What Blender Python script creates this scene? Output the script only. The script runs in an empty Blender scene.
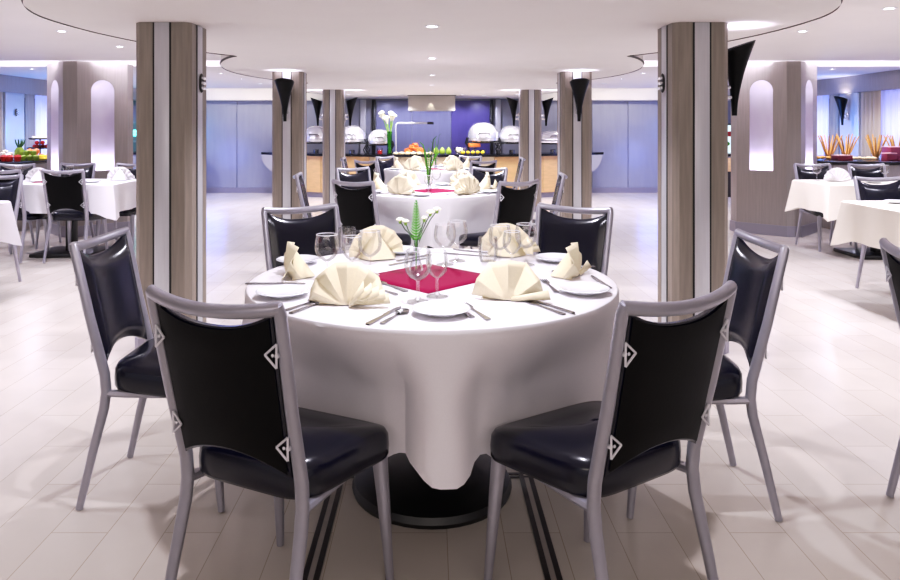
import bpy, bmesh, math, random
from mathutils import Vector, Matrix
random.seed(7)
C = bpy.context.scene.collection
PI = math.pi
R = math.radians
# ------------------------------------------------------------------ camera frame (used only to read places off the photo)
FPX, CX, CY, CAMH = 705.0, 432.0, 129.0, 1.30
def at(px, py, Y):                      # pixel + depth -> point
    return Vector(((px-CX)*Y/FPX, Y, CAMH-(py-CY)*Y/FPX))
ZT = 0.755                              # cloth top
def tp(px, py, z=0.753):                # pixel -> place on the table plane
    Y = FPX*(CAMH-z)/(py-CY)
    return Vector(((px-CX)*Y/FPX, Y))

# ------------------------------------------------------------------ mesh builder
class MB:
    def __init__(s): s.bm = bmesh.new()
    def v(s, p): return s.bm.verts.new(p)
    def f(s, vs):
        try: return s.bm.faces.new(vs)
        except ValueError: return None
    def box(s, c, d, rz=0, bevel=0.0, M=None):
        m = Matrix.Translation(c) @ Matrix.Rotation(rz, 4, 'Z')
        if M is not None: m = M @ m
        r = bmesh.ops.create_cube(s.bm, size=1.0, matrix=m @ Matrix.Diagonal((d[0], d[1], d[2], 1)))
        if bevel > 0:
            es = list({e for v in r['verts'] for e in v.link_edges})
            bmesh.ops.bevel(s.bm, geom=es, offset=bevel, segments=2, affect='EDGES', profile=0.5)
        return s
    def tube(s, pts, rad, seg=10, flat=1.0, up=(0, 1, 0), cap=True):
        pts = [Vector(p) for p in pts]; n = len(pts)
        rads = rad if isinstance(rad, (list, tuple)) else [rad]*n
        rings = []
        for i, p in enumerate(pts):
            if i == 0: t = pts[1]-p
            elif i == n-1: t = p-pts[i-1]
            else: t = (pts[i+1]-p).normalized() + (p-pts[i-1]).normalized()
            t.normalize()
            u = Vector(up)
            if abs(u.dot(t)) > 0.95: u = Vector((1, 0, 0)) if abs(t.x) < .8 else Vector((0, 0, 1))
            a = t.cross(u).normalized(); b = a.cross(t).normalized()
            rings.append([s.v(p + a*math.cos(k*2*PI/seg)*rads[i] + b*math.sin(k*2*PI/seg)*rads[i]*flat) for k in range(seg)])
        for i in range(n-1):
            for k in range(seg):
                s.f((rings[i][k], rings[i][(k+1) % seg], rings[i+1][(k+1) % seg], rings[i+1][k]))
        if cap: s.f(rings[0][::-1]); s.f(rings[-1])
        return s
    def lathe(s, prof, seg=24, c=(0, 0, 0), M=None, sx=1, sy=1):
        m = Matrix.Translation(c)
        if M is not None: m = m @ M
        rings = []
        for r, z in prof:
            if r < 1e-6: rings.append([s.v(m @ Vector((0, 0, z)))])
            else: rings.append([s.v(m @ Vector((r*math.cos(k*2*PI/seg)*sx, r*math.sin(k*2*PI/seg)*sy, z))) for k in range(seg)])
        for a, b in zip(rings, rings[1:]):
            for k in range(seg):
                if len(a) == 1 and len(b) == 1: break
                if len(a) == 1: s.f((a[0], b[(k+1) % seg], b[k]))
                elif len(b) == 1: s.f((a[k], a[(k+1) % seg], b[0]))
                else: s.f((a[k], a[(k+1) % seg], b[(k+1) % seg], b[k]))
        return s
    def prism(s, poly, z0, z1, M=None):
        m = M or Matrix()
        a = [s.v(m @ Vector((x, y, z0))) for x, y in poly]; b = [s.v(m @ Vector((x, y, z1))) for x, y in poly]
        n = len(poly)
        for k in range(n): s.f((a[k], a[(k+1) % n], b[(k+1) % n], b[k]))
        s.f(a[::-1]); s.f(b)
        return s
    def grid(s, fn, nu, nv, closed_u=False):
        g = [[s.v(fn(i/(nu if closed_u else nu-1), j/(nv-1))) for i in range(nu)] for j in range(nv)]
        for j in range(nv-1):
            for i in range(nu if closed_u else nu-1):
                s.f((g[j][i], g[j][(i+1) % nu], g[j+1][(i+1) % nu], g[j+1][i]))
        return g
    def ball(s, c, r, sc=(1, 1, 1), sub=2, jit=0.0, M=None):
        m = Matrix.Translation(c)
        if M is not None: m = m @ M
        q = bmesh.ops.create_icosphere(s.bm, subdivisions=sub, radius=r, matrix=m @ Matrix.Diagonal((sc[0], sc[1], sc[2], 1)))
        if jit:
            for v in q['verts']: v.co += Vector((random.uniform(-jit, jit), random.uniform(-jit, jit), random.uniform(-jit, jit)))
        return s
    def mesh(s, name, mat, smooth=40):
        bmesh.ops.recalc_face_normals(s.bm, faces=s.bm.faces)
        me = bpy.data.meshes.new(name); s.bm.to_mesh(me); s.bm.free()
        me.materials.append(mat)
        if smooth:
            me.shade_smooth(); me.set_sharp_from_angle(angle=R(smooth))
        return me
    def build(s, name, mat, parent=None, loc=(0, 0, 0), rz=0, smooth=40):
        o = bpy.data.objects.new(name, s.mesh(name, mat, smooth))
        C.objects.link(o); o.parent = parent; o.location = loc; o.rotation_euler = (0, 0, rz)
        return o
def tag(o, label=None, cat=None, group=None, kind=None):
    if label: o['label'] = label
    if cat: o['category'] = cat
    if group: o['group'] = group
    if kind: o['kind'] = kind
    return o
def thing(name, label, cat, loc=(0, 0, 0), rz=0, group=None):
    o = bpy.data.objects.new(name, None); C.objects.link(o)
    o.location = loc; o.rotation_euler = (0, 0, rz); o.empty_display_size = .1
    return tag(o, label, cat, group)
def dup(root, loc, rz=0, label=None, group=None, scale=None):
    def cp(o, par):
        c = o.copy(); C.objects.link(c); c.parent = par
        for ch in kids.get(o, []): cp(ch, c)
        return c
    kids = {}
    def walk(o):
        kids[o] = list(o.children)
        for ch in kids[o]: walk(ch)
    walk(root)
    r = cp(root, None); r.location = loc; r.rotation_euler = (0, 0, rz)
    if scale: r.scale = (scale,)*3
    if label: r['label'] = label
    if group: r['group'] = group
    return r
class Proto:                            # first placement moves the prototype itself, then copies
    def __init__(s, root): s.root, s.used = root, False
    def put(s, loc, rz=0, label=None, group=None, scale=None):
        if s.used: return dup(s.root, loc, rz, label, group, scale)
        s.used = True; r = s.root; r.location = loc; r.rotation_euler = (0, 0, rz)
        if scale: r.scale = (scale,)*3
        if label: r['label'] = label
        if group: r['group'] = group
        return r

# ------------------------------------------------------------------ materials
def lin(h):
    h = h.lstrip('#'); out = []
    for i in (0, 2, 4):
        c = int(h[i:i+2], 16)/255
        out.append(c/12.92 if c <= .04045 else ((c+.055)/1.055)**2.4)
    return (*out, 1)
def mat(name, col, rough=.5, metal=0, spec=.5, coat=0, emit=None, es=0, noise=0, nscale=8, stretch=(1, 1, 1), bump=0, sheen=0):
    m = bpy.data.materials.new(name); m.use_nodes = True
    nt = m.node_tree; b = nt.nodes['Principled BSDF']
    b.inputs['Base Color'].default_value = lin(col); b.inputs['Roughness'].default_value = rough
    b.inputs['Metallic'].default_value = metal; b.inputs['Specular IOR Level'].default_value = spec
    b.inputs['Coat Weight'].default_value = coat
    if sheen: b.inputs['Sheen Weight'].default_value = sheen
    if emit: b.inputs['Emission Color'].default_value = lin(emit); b.inputs['Emission Strength'].default_value = es
    if noise or bump:
        tc = nt.nodes.new('ShaderNodeTexCoord'); mp = nt.nodes.new('ShaderNodeMapping'); nz = nt.nodes.new('ShaderNodeTexNoise')
        mp.inputs['Scale'].default_value = stretch; nz.inputs['Scale'].default_value = nscale; nz.inputs['Detail'].default_value = 5
        nt.links.new(tc.outputs['Object'], mp.inputs['Vector']); nt.links.new(mp.outputs['Vector'], nz.inputs['Vector'])
        if noise:
            cr = nt.nodes.new('ShaderNodeValToRGB'); a = lin(col)
            cr.color_ramp.elements[0].position = .3; cr.color_ramp.elements[1].position = .7
            cr.color_ramp.elements[0].color = tuple(max(0, c*(1-noise)) for c in a[:3])+(1,)
            cr.color_ramp.elements[1].color = tuple(min(1, c*(1+noise)) for c in a[:3])+(1,)
            nt.links.new(nz.outputs['Fac'], cr.inputs['Fac']); nt.links.new(cr.outputs['Color'], b.inputs['Base Color'])
        if bump:
            bp = nt.nodes.new('ShaderNodeBump'); bp.inputs['Strength'].default_value = bump; bp.inputs['Distance'].default_value = .01
            nt.links.new(nz.outputs['Fac'], bp.inputs['Height']); nt.links.new(bp.outputs['Normal'], b.inputs['Normal'])
    return m
def glass_mat(name, tint='#ffffff', refl=.6, edge='#d4d4de'):
    m = bpy.data.materials.new(name); m.use_nodes = True; nt = m.node_tree
    for n in list(nt.nodes):
        if n.type != 'OUTPUT_MATERIAL': nt.nodes.remove(n)
    out = nt.nodes['Material Output']
    lw = nt.nodes.new('ShaderNodeLayerWeight'); lw.inputs['Blend'].default_value = .28
    cr = nt.nodes.new('ShaderNodeValToRGB'); cr.color_ramp.elements[0].color = lin(tint); cr.color_ramp.elements[1].color = lin(edge)
    cr.color_ramp.elements[0].position = .6; cr.color_ramp.elements[1].position = 1.0
    tr = nt.nodes.new('ShaderNodeBsdfTransparent'); gl = nt.nodes.new('ShaderNodeBsdfGlossy'); gl.inputs['Roughness'].default_value = .03
    mx = nt.nodes.new('ShaderNodeMixShader'); mul = nt.nodes.new('ShaderNodeMath'); mul.operation = 'MULTIPLY_ADD'
    mul.inputs[1].default_value = refl; mul.inputs[2].default_value = .05
    nt.links.new(lw.outputs['Facing'], cr.inputs['Fac']); nt.links.new(cr.outputs['Color'], tr.inputs['Color'])
    nt.links.new(lw.outputs['Fresnel'], mul.inputs[0]); nt.links.new(mul.outputs[0], mx.inputs['Fac'])
    nt.links.new(tr.outputs[0], mx.inputs[1]); nt.links.new(gl.outputs[0], mx.inputs[2]); nt.links.new(mx.outputs[0], out.inputs['Surface'])
    return m
def floor_mat():
    m = mat('floor_tile', '#d9d0c4', rough=.22, spec=.45)
    nt = m.node_tree; b = nt.nodes['Principled BSDF']
    tc = nt.nodes.new('ShaderNodeTexCoord'); mp = nt.nodes.new('ShaderNodeMapping'); mp.inputs['Rotation'].default_value = (0, 0, PI/2)
    mp.inputs['Location'].default_value = (.1, .134, 0)
    br = nt.nodes.new('ShaderNodeTexBrick'); br.offset = .5
    br.inputs['Scale'].default_value = 1; br.inputs['Brick Width'].default_value = .62; br.inputs['Row Height'].default_value = .182
    br.inputs['Mortar Size'].default_value = .0016; br.inputs['Mortar Smooth'].default_value = .2
    br.inputs['Color1'].default_value = lin('#d5cdc3'); br.inputs['Color2'].default_value = lin('#cec5ba'); br.inputs['Mortar'].default_value = lin('#b0a594')
    nz = nt.nodes.new('ShaderNodeTexNoise'); nz.inputs['Scale'].default_value = 2.2; nz.inputs['Detail'].default_value = 6
    mx = nt.nodes.new('ShaderNodeMixRGB'); mx.blend_type = 'MULTIPLY'; mx.inputs['Fac'].default_value = .25
    nt.links.new(tc.outputs['Object'], mp.inputs['Vector']); nt.links.new(mp.outputs['Vector'], br.inputs['Vector'])
    nt.links.new(tc.outputs['Object'], nz.inputs['Vector'])
    nt.links.new(br.outputs['Color'], mx.inputs['Color1']); nt.links.new(nz.outputs['Fac'], mx.inputs['Color2'])
    nt.links.new(mx.outputs['Color'], b.inputs['Base Color'])
    return m
M = dict(
    floor=floor_mat(),
    ceil=mat('ceiling_paint', '#e2ddd9', .7, noise=.015, nscale=3),
    fascia=mat('soffit_edge', '#6b6660', .5),
    wood=mat('taupe_wood', '#8d8378', .45, noise=.13, nscale=9, stretch=(6, 6, .35)),
    wood_light=mat('pale_taupe_wood', '#958d88', .45, noise=.07, nscale=9, stretch=(6, 6, .35)),
    strip=mat('brushed_aluminium', '#c6c7cc', .38, metal=.35, noise=.04, nscale=12, stretch=(12, 12, .3)),
    groove=mat('black_groove', '#121010', .6),
    plinth=mat('grey_plinth', '#8f8b96', .35, metal=.2),
    panel=mat('lacquered_panel', '#9496a2', .22, spec=.5, noise=.04, nscale=4, stretch=(3, 3, .4)),
    panel_blue=mat('blue_lacquer_panel', '#7b7e9c', .25, noise=.06, nscale=4, stretch=(3, 3, .4)),
    panel_purple=mat('violet_lacquer_panel', '#544b8c', .28, noise=.08, nscale=4, stretch=(3, 3, .4)),
    cornice=mat('cornice_paint', '#c9c5c0', .5),
    grey_beige=mat('hood_paint', '#a9a49c', .5, noise=.02),
    niche=mat('niche_plaster', '#c6bfcc', .5),
    counter_wood=mat('honey_wood', '#cfa573', .4, noise=.08, nscale=7, stretch=(1, 1, 4)),
    counter_pale=mat('pale_maple', '#c9b89c', .4, noise=.05, nscale=7, stretch=(1, 1, 4)),
    black_top=mat('black_granite', '#15151a', .15),
    grey_plain=mat('grey_laminate', '#9a9aa2', .4),
    frame=mat('silver_painted_tube', '#a6a4ae', .34, metal=.55, noise=.03, nscale=20),
    vinyl=mat('navy_black_vinyl', '#05061b', .22, spec=.5, noise=.1, nscale=30, bump=.03),
    vinyl_back=mat('black_vinyl_back', '#030304', .55, spec=.12, bump=.04, nscale=120),
    chrome=mat('chrome', '#f4f4fa', .16, metal=.72, noise=.02),
    steel=mat('cutlery_steel', '#8d8b8d', .2, metal=1, noise=.02),
    black_metal=mat('black_metal', '#050506', .4, noise=.1),
    bracket=mat('bright_bracket', '#dedee4', .3, metal=.3, noise=.02),
    sconce=mat('black_sconce', '#020203', .4, spec=.2, noise=.1),
    cloth=mat('white_linen', '#e8e5ea', .75, bump=.05, nscale=220, sheen=.15, noise=.012),
    cloth_cream=mat('ivory_linen', '#f4efe2', .75, bump=.05, nscale=220, noise=.015),
    napkin=mat('cream_napkin', '#eee2c2', .8, bump=.06, nscale=160, noise=.025),
    napkin_white=mat('white_napkin', '#f1eef0', .8, bump=.06, nscale=160, noise=.02),
    magenta=mat('magenta_linen', '#8e0a40', .8, spec=.1, bump=.05, nscale=200, noise=.04),
    china=mat('white_china', '#eef0f6', .12, coat=.4, noise=.01),
    leaf=mat('green_leaf', '#4c9420', .65, spec=.2, noise=.25, nscale=30),
    leaf_pale=mat('pale_green', '#8fbf4f', .45, noise=.2, nscale=30),
    stem=mat('dark_stem', '#2f5a20', .5, noise=.2, nscale=40),
    petal=mat('cream_petals', '#f6f4dd', .7, noise=.06, nscale=60),
    glass=glass_mat('clear_glass'),
    rim=mat('glass_rim_glint', '#f4f4fa', .15, spec=.8, noise=.01),  # white colour stands in for the bright highlight along glass edges
    vase_glass=glass_mat('frosted_glass', '#e4e4ec', .6),
    green_glass=glass_mat('green_glass', '#7fc455', .5, '#3d7a22'),
    lamp=mat('lit_lamp', '#ffffff', .5, emit='#f4f2ff', es=9, noise=.01),
    cove=mat('cove_strip', '#ffffff', .5, emit='#efeaff', es=2, noise=.01),
    ring=mat('lamp_ring', '#dcdce0', .3, metal=.3, noise=.02),
    sheer=mat('sheer_curtain', '#c9cdf0', .8, emit='#7f8dff', es=.22, noise=.05, nscale=6, stretch=(10, 10, .3)),  # faint blue emission stands in for daylight coming through the fabric
    drape=mat('beige_drape', '#b3a593', .8, noise=.12, nscale=8, stretch=(8, 8, .3)),
    cyan=mat('cyan_light', '#a6fff4', .5, emit='#5cf2e6', es=1.6, noise=.02),
    red=mat('red_food', '#c02218', .35, noise=.2, nscale=30),
    orange=mat('orange_food', '#e0763a', .45, noise=.25, nscale=30),
    yellow=mat('yellow_fruit', '#e2c52c', .45, noise=.12, nscale=20),
    lime=mat('green_fruit', '#7f9a2c', .45, noise=.15, nscale=20),
    bread=mat('bread_crust', '#c98f45', .7, noise=.2, nscale=30),
    pale_bread=mat('pale_pastry', '#e8cfa0', .7, noise=.15, nscale=30),
    maroon=mat('maroon_card', '#7d1f35', .5, noise=.08),
    pink=mat('pale_pink_food', '#e5b0a8', .5, noise=.15, nscale=25),
    cheese=mat('cream_food', '#efe6cf', .5, noise=.1, nscale=25),
    dark_wood=mat('dark_cabinet', '#241b18', .35, noise=.2, nscale=6, stretch=(1, 1, 6)),
    track=mat('dark_floor_track', '#1e1714', .35, noise=.3, nscale=15),
    track_steel=mat('floor_track_steel', '#b5aea6', .3, metal=.5, noise=.05),
    screen=mat('screen_picture', '#dff2ee', .3, emit='#d8f0ee', es=.5, noise=.02),
)

# ------------------------------------------------------------------ dimensions of the room
HS, HC, YB, XW, Y0 = 1.918, 2.12, 14.43, 6.62, -1.6
def struct(name, mb, m, smooth=40, **k):
    return tag(mb.build(name, m, smooth=smooth, **k), kind='structure')
struct('floor', MB().box((0, (Y0+YB+.1)/2, -.05), (2*XW+.4, YB-Y0+.5, .1)), M['floor'], 0)

# raised ceiling: slabs around the recess of the cove
b = MB()
CV0, CV1 = 8.45, 9.25
b.box((0, (Y0+CV0)/2, HC+.06), (2*XW+.3, CV0-Y0, .12))
b.box((0, (CV1+YB)/2+.1, HC+.06), (2*XW+.3, YB-CV1+.2, .12))
b.box((0, (CV0+CV1)/2, HC+.15), (2*XW+.3, CV1-CV0+.1, .06))
struct('ceiling', b, M['ceil'], 0)
for n, (x0, x1) in enumerate(((-XW, -2.35), (2.35, XW))):
    t = thing('cove_light', ['cool white light strip in the ceiling recess above the fruit side', 'cool white light strip in the ceiling recess above the breadstick side'][n], 'light', ((x0+x1)/2, CV0+.06, HC+.07), group='ceiling cove lights')
    MB().box((0, 0, 0), (x1-x0-.3, .05, .03), bevel=.008).build('light_strip', M['cove'], t)
# scalloped soffit in the middle
def soff(Y):
    return (-.3*max(0, 3.95-Y)**2 if Y > 2.9 else -.33) + 1.62 + .54*max(0.0, abs(math.cos(PI*(Y-4.2)/3.495)))**.72
ys = [Y0 + (YB-.02-Y0)*i/260 for i in range(261)]
outline = [(soff(y), y) for y in ys]
b = MB()
lo, hi = [], []
for x, y in outline:
    lo.append((b.v((-x, y, HS)), b.v((x, y, HS)))); hi.append((b.v((-x, y, HC)), b.v((x, y, HC))))
for i in range(len(ys)-1):
    b.f((lo[i][0], lo[i][1], lo[i+1][1], lo[i+1][0]))
    b.f((lo[i][0], lo[i+1][0], hi[i+1][0], hi[i][0])); b.f((lo[i][1], lo[i+1][1], hi[i+1][1], hi[i][1]))
b.f((lo[0][0], lo[0][1], hi[0][1], hi[0][0]))
struct('ceiling_soffit', b, M['ceil'], 30)
for n, sg in enumerate((-1, 1)):
    b = MB()
    b.grid(lambda u, w: Vector((sg*(soff(Y0+u*(YB-.05-Y0))+(.004 if w in (0, .25, 1) else .014)), Y0+u*(YB-.05-Y0), HS-.006+.016*[0, 0, 1, 1, 0][int(round(w*4))])), 320, 5)
    struct('trim_%d' % (n+1), b, M['fascia'], 30)

# walls
b = MB(); b.box((0, YB+.1, HC/2), (2*XW+.4, .2, HC)); struct('wall_back', b, M['panel'], 0)
for sg, nm in ((-1, 'wall_left'), (1, 'wall_right')):
    b = MB(); b.box((sg*(XW+.1), (Y0+YB)/2, HC/2), (.2, YB-Y0+.4, HC)); struct(nm, b, M['wood_light'], 0)
# cornice box with spots along the back wall
for n, (x0, x1) in enumerate(((-XW, -2.2), (2.2, XW))):
    struct('trim_%d' % (n+3), MB().box(((x0+x1)/2, YB-.12, 2.0), (x1-x0, .24, .24)), M['cornice'], 0)
# back wall panels
def wall_panel(x0, x1, m, label, z0=.1, z1=1.88, d=.03):
    t = tag(MB().box(((x0+x1)/2, YB-d/2, (z0+z1)/2), (x1-x0-.012, d, z1-z0), bevel=.004).build('wall_panel', m, smooth=0), label, 'panel', 'back wall panels')
    return t
PX = lambda px: (px-CX)*14.4/FPX
wall_panel(PX(206), PX(237), M['panel'], 'grey lacquered wall panel with blue glow beside the near striped column on the fruit side')
wall_panel(PX(237), PX(300), M['panel'], 'grey lacquered wall panel behind the counter end with the fruit side column')
wall_panel(PX(300), PX(360), M['panel'], 'grey lacquered wall panel behind the pair of chafing dishes and far sconces, fruit side')
wall_panel(PX(376), PX(412), M['panel_blue'], 'lavender blue wall panel behind the white lilies')
wall_panel(PX(412), PX(451), M['panel_blue'], 'lavender blue wall panel under the ceiling hood')
wall_panel(PX(451), PX(490), M['panel_purple'], 'deep violet wall panel behind the large round chafing dish')
wall_panel(PX(502), PX(592), M['panel'], 'grey lacquered wall panel behind the chafing dishes, breadstick side')
wall_panel(PX(592), PX(628), M['panel'], 'plain grey lacquered wall panel next to the counter end on the breadstick side')
wall_panel(PX(628), PX(665), M['panel'], 'grey lacquered wall panel with blue glow beside the near column on the breadstick side')
for x0, x1, lb in ((360.5, 366, 'pale aluminium pilaster strip near the white lilies'), (495.5, 500.5, 'pale aluminium pilaster strip next to the violet panel')):
    tag(MB().box(((PX(x0)+PX(x1))/2, YB-.045, .97), (PX(x1)-PX(x0), .09, 1.86), bevel=.01).build('pilaster_strip', M['strip']), lb, 'pilaster', 'back wall pilasters')
for x0, x1, lb in ((372, 375.5, 'thin dark post left of the lavender wall panel'), (490.3, 493, 'thin dark post right of the violet wall panel')):
    tag(MB().box(((PX(x0)+PX(x1))/2, YB-.04, .97), (PX(x1)-PX(x0), .08, 1.86), bevel=.01).build('wall_post', M['black_metal']), lb, 'post', 'thin wall posts')
struct('baseboard_back', MB().box((0, YB-.02, .05), (2*XW, .04, .1)), M['plinth'], 0)

# ceiling hood
t = thing('ceiling_hood', 'square pale hood hanging from the ceiling over the buffet', 'hood', (0, 13.06, HS))
MB().box((-.005, 0, -.15), (.85, .5, .27), bevel=.008).build('hood_box', M['grey_beige'], t)
MB().box((-.005, 0, -.008), (.88, .53, .016), bevel=.004).build('hood_rim', M['fascia'], t)

# ------------------------------------------------------------------ striped columns
def strip_set(b_s, b_g, w, z1, face):
    pass
COLW = .325
COLX = 1.56
def striped_column(sx, Y, label):
    t = thing('striped_column', label, 'column', (sx*COLX, Y+COLW/2, 0), group='striped wood columns')
    h, c = COLW/2, .032
    poly = [(-h+c, -h), (h-c, -h), (h, -h+c), (h, h-c), (h-c, h), (-h+c, h), (-h, h-c), (-h, -h+c)]
    MB().prism(poly, 0, HS).build('shaft', M['wood'], t, smooth=0)
    for k in range(4):
        Mr = Matrix.Rotation(k*PI/2, 4, 'Z')
        for s in (-1, 1):
            MB().box((s*.0475, -h-.0005, HS/2), (.011, .006, HS-.004), M=Mr).build('groove', M['groove'], t, smooth=0)
        MB().box((0, -h-.001, HS/2), (.086, .01, HS-.004), bevel=.002, M=Mr).build('metal_strip', M['strip'], t)
    pl = [(x*1.035, y*1.035) for x, y in poly]
    MB().prism(pl, 0, .09).build('base_plinth', M['plinth'], t, smooth=0)
    return t
cols = {}
CN = {(-1, 0): 'tall striped wood column nearest on the side of the fruit buffet', (1, 0): 'tall striped wood column nearest on the side of the breadsticks, with a black sconce',
      (-1, 1): 'striped column with a black front sconce, on the lily vase side', (1, 1): 'striped column with a black front sconce, on the violet panel side',
      (-1, 2): 'farthest striped column by the buffet, before the first chafing dishes', (1, 2): 'farthest striped column by the buffet, before the rectangular chafing dish'}
COLY = (4.073, 7.57, 11.06)
for i, Y in enumerate(COLY):
    for s in (-1, 1): cols[s, i] = striped_column(s, Y, CN[s, i])

# ------------------------------------------------------------------ sconces
def sconce_mb(H=.42, rt=.104, rb=.017):
    b = MB()
    def fn(u, w):
        a = u*2*PI; r = rb + (rt-rb)*(w**1.75)
        x, y = r*math.cos(a), r*math.sin(a)
        z = -H + H*w + .38*max(0, w-.2)*y
        return Vector((x, y*.9 + .10*w**2*.25, z))
    g = b.grid(fn, 24, 12, closed_u=True)
    b.f(g[0][::-1])
    return b
def make_sconce():
    t = thing('wall_sconce', 'x', 'lamp')
    o = sconce_mb().build('lamp_shade', M['sconce'], t, loc=(0, .088, 0))
    sm = o.modifiers.new('thick', 'SOLIDIFY'); sm.thickness = .004
    MB().box((0, .012, -.28), (.045, .024, .12), bevel=.01).tube([(0, .02, -.25), (0, .07, -.25)], .012).tube([(0, .02, -.31), (0, .07, -.31)], .012).build('bracket', M['chrome'], t)
    return t
sc = Proto(make_sconce())
SC = []
def sconce(x, y, z, rz, label):
    SC.append((x, y, z, rz)); return sc.put((x, y, z), rz, label, 'black trumpet wall sconces')
# local +y points away from the wall
h = COLW/2+.006
sconce(-COLX, COLY[1]-.006, 1.80, PI, 'black trumpet sconce facing forward on the second column, lily side')
sconce(COLX, COLY[1]-.006, 1.80, PI, 'black trumpet sconce facing forward on the second column, violet panel side')
for s in (-1, 1):
    w = 'lily side' if s < 0 else 'violet panel side'
    sconce(s*COLX-h, COLY[2]+COLW/2, 1.77, PI/2, 'black trumpet sconce on the '+('outer' if s < 0 else 'inner')+' face of the farthest column, '+w)
    sconce(s*COLX+h, COLY[2]+COLW/2, 1.77, -PI/2, 'black trumpet sconce on the '+('inner' if s < 0 else 'outer')+' face of the farthest column, '+w)
sconce(COLX+h, COLY[0]+COLW/2, 1.80, -PI/2, 'large black trumpet sconce nearest to the viewer, on the near breadstick side column')
sconce(XW-.13, 11.0, 1.78, PI/2, 'black trumpet sconce on the blue lit window pier')
# chrome brackets on the inner faces of the near columns
def bracket(x, y, z, rz, label):
    t = thing('wall_bracket', label, 'bracket', (x, y, z), rz, 'chrome wall brackets')
    MB().lathe([(0, 0), (.026, 0), (.03, .006), (.026, .014), (0, .016)], 16, M=Matrix.Rotation(-PI/2, 4, 'X') @ Matrix.Diagonal((1, 2.0, 1, 1))).build('back_plate', M['black_metal'], t)
    for k in range(3): MB().tube([(-.022, .022, -.03+k*.03), (.022, .022, -.03+k*.03)], .009, 8).build('hook', M['chrome'], t)
bracket(-COLX+h, COLY[0]+COLW/2, 1.575, -PI/2, 'chrome bracket on the inner face of the near column, fruit side')
bracket(COLX-h, COLY[0]+COLW/2, 1.575, PI/2, 'chrome bracket on the inner face of the near column, breadstick side')
bracket(-XW+.13, 11.0, 1.56, -PI/2, 'dark bracket on the blue lit window pier above the fruit buffet')

# ------------------------------------------------------------------ niche columns
def niche_column(x, y, label):
    t = thing('niche_column', label, 'column', (x, y, 0), group='octagonal niche columns')
    L, c = .60, .17
    s2 = math.sqrt(.5); hs = (L + 2*c*s2)/2           # apothem of the long faces
    z0, z1, a, nb, ns = 0, HC, .138, .79, 1.765         # niche half width, bottom, spring line
    body, nic = MB(), MB()
    rot = [Matrix.Rotation(R(45+90*k), 4, 'Z') for k in range(4)]
    N = 10
    for k in range(4):
        mf = rot[k] @ Matrix.Translation((0, -hs, 0))  # face-local: x along the face, y inwards
        P = lambda x_, z_, d=0: mf @ Vector((x_, d, z_))
        hl = L/2
        if k in (0, 3):                                # the two faces towards the room have niches
            q = lambda pts: body.f([body.v(P(*p)) for p in pts])
            q([(-hl, z0), (hl, z0), (hl, nb), (-hl, nb)])
            q([(-hl, nb), (-a, nb), (-a, ns), (-hl, ns)]); q([(a, nb), (hl, nb), (hl, ns), (a, ns)])
            for s in (-1, 1):
                for i in range(N):
                    p0, p1 = i/N*PI/2, (i+1)/N*PI/2
                    A0, A1 = (s*a*math.cos(p0), ns+a*math.sin(p0)), (s*a*math.cos(p1), ns+a*math.sin(p1))
                    q([A0, A1, (s*hl*math.cos(p1)/1, max(ns, ns+(z1-ns)*math.sin(p1))) if i < N-1 else (0, z1), (s*hl*math.cos(p0), ns+(z1-ns)*math.sin(p0))])
                # fill the corner beyond the elliptic fan
                fan = [(s*hl*math.cos(i/N*PI/2), ns+(z1-ns)*math.sin(i/N*PI/2)) for i in range(N+1)]
                for i in range(N): q([fan[i], fan[i+1], (s*hl, z1)])
            D = .15
            def nf(u, w):
                ph = (u-.5)*PI
                if w <= .5:
                    z = nb + (ns-nb)*w/.5; cs, dz = 1, 0
                else:
                    psi = (w-.5)/.5*PI/2*.999; cs = math.cos(psi); z = ns + a*math.sin(psi)
                return P(a*cs*math.sin(ph), z, D*cs*math.cos(ph))
            g = nic.grid(nf, 17, 17)
            nic.f(g[0])
        else:
            body.f([body.v(P(-hl, z0)), body.v(P(hl, z0)), body.v(P(hl, z1)), body.v(P(-hl, z1))])
        mc = Matrix.Rotation(R(90*k), 4, 'Z') @ Matrix.Translation((0, -(hs*math.sqrt(2)-c/2), 0))
        body.f([body.v(mc @ Vector(p)) for p in ((-c/2, 0, z0), (c/2, 0, z0), (c/2, 0, z1), (-c/2, 0, z1))])
    bmesh.ops.remove_doubles(body.bm, verts=body.bm.verts, dist=1e-4)
    body.build('shaft', M['wood_light'], t, smooth=0)
    nic.build('niche', M['niche'], t)
    poly = []
    for k in range(4):
        for sx in (-1, 1):
            v = rot[k] @ Vector((sx*L/2, -hs, 0)); poly.append((v.x*1.03, v.y*1.03))
    poly.sort(key=lambda p: math.atan2(p[1], p[0]))
    MB().prism(poly, 0, .13).build('base_plinth', M['plinth'], t, smooth=0)
    for k in (0, 3):                                   # up-light at the foot of each niche
        p = t.matrix_basis @ (rot[k] @ Vector((0, -hs+.02, nb+.05)))
        p = Vector((x, y, 0)) + (rot[k] @ Vector((0, -hs+.03, nb+.06)))
        lamp('niche_lamp', 'POINT', p, 1.7, '#e6dcff', .02)
        p = Vector((x, y, 0)) + (rot[k] @ Vector((0, -hs+.03, ns+.03)))
        lamp('niche_lamp', 'POINT', p, .28, '#f2ecff', .02)
def lamp(name, typ, loc, W, col='#ffffff', radius=.03, rot=(0, 0, 0), spot=120, blend=.4, size=None):
    l = bpy.data.lights.new(name, typ); l.energy = W; l.color = lin(col)[:3]
    if typ == 'AREA':
        l.shape = 'RECTANGLE'; l.size, l.size_y = size
    else: l.shadow_soft_size = radius
    if typ == 'SPOT': l.spot_size = R(spot); l.spot_blend = blend
    o = bpy.data.objects.new(name, l); C.objects.link(o); o.location = loc; o.rotation_euler = rot
    return o
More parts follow.
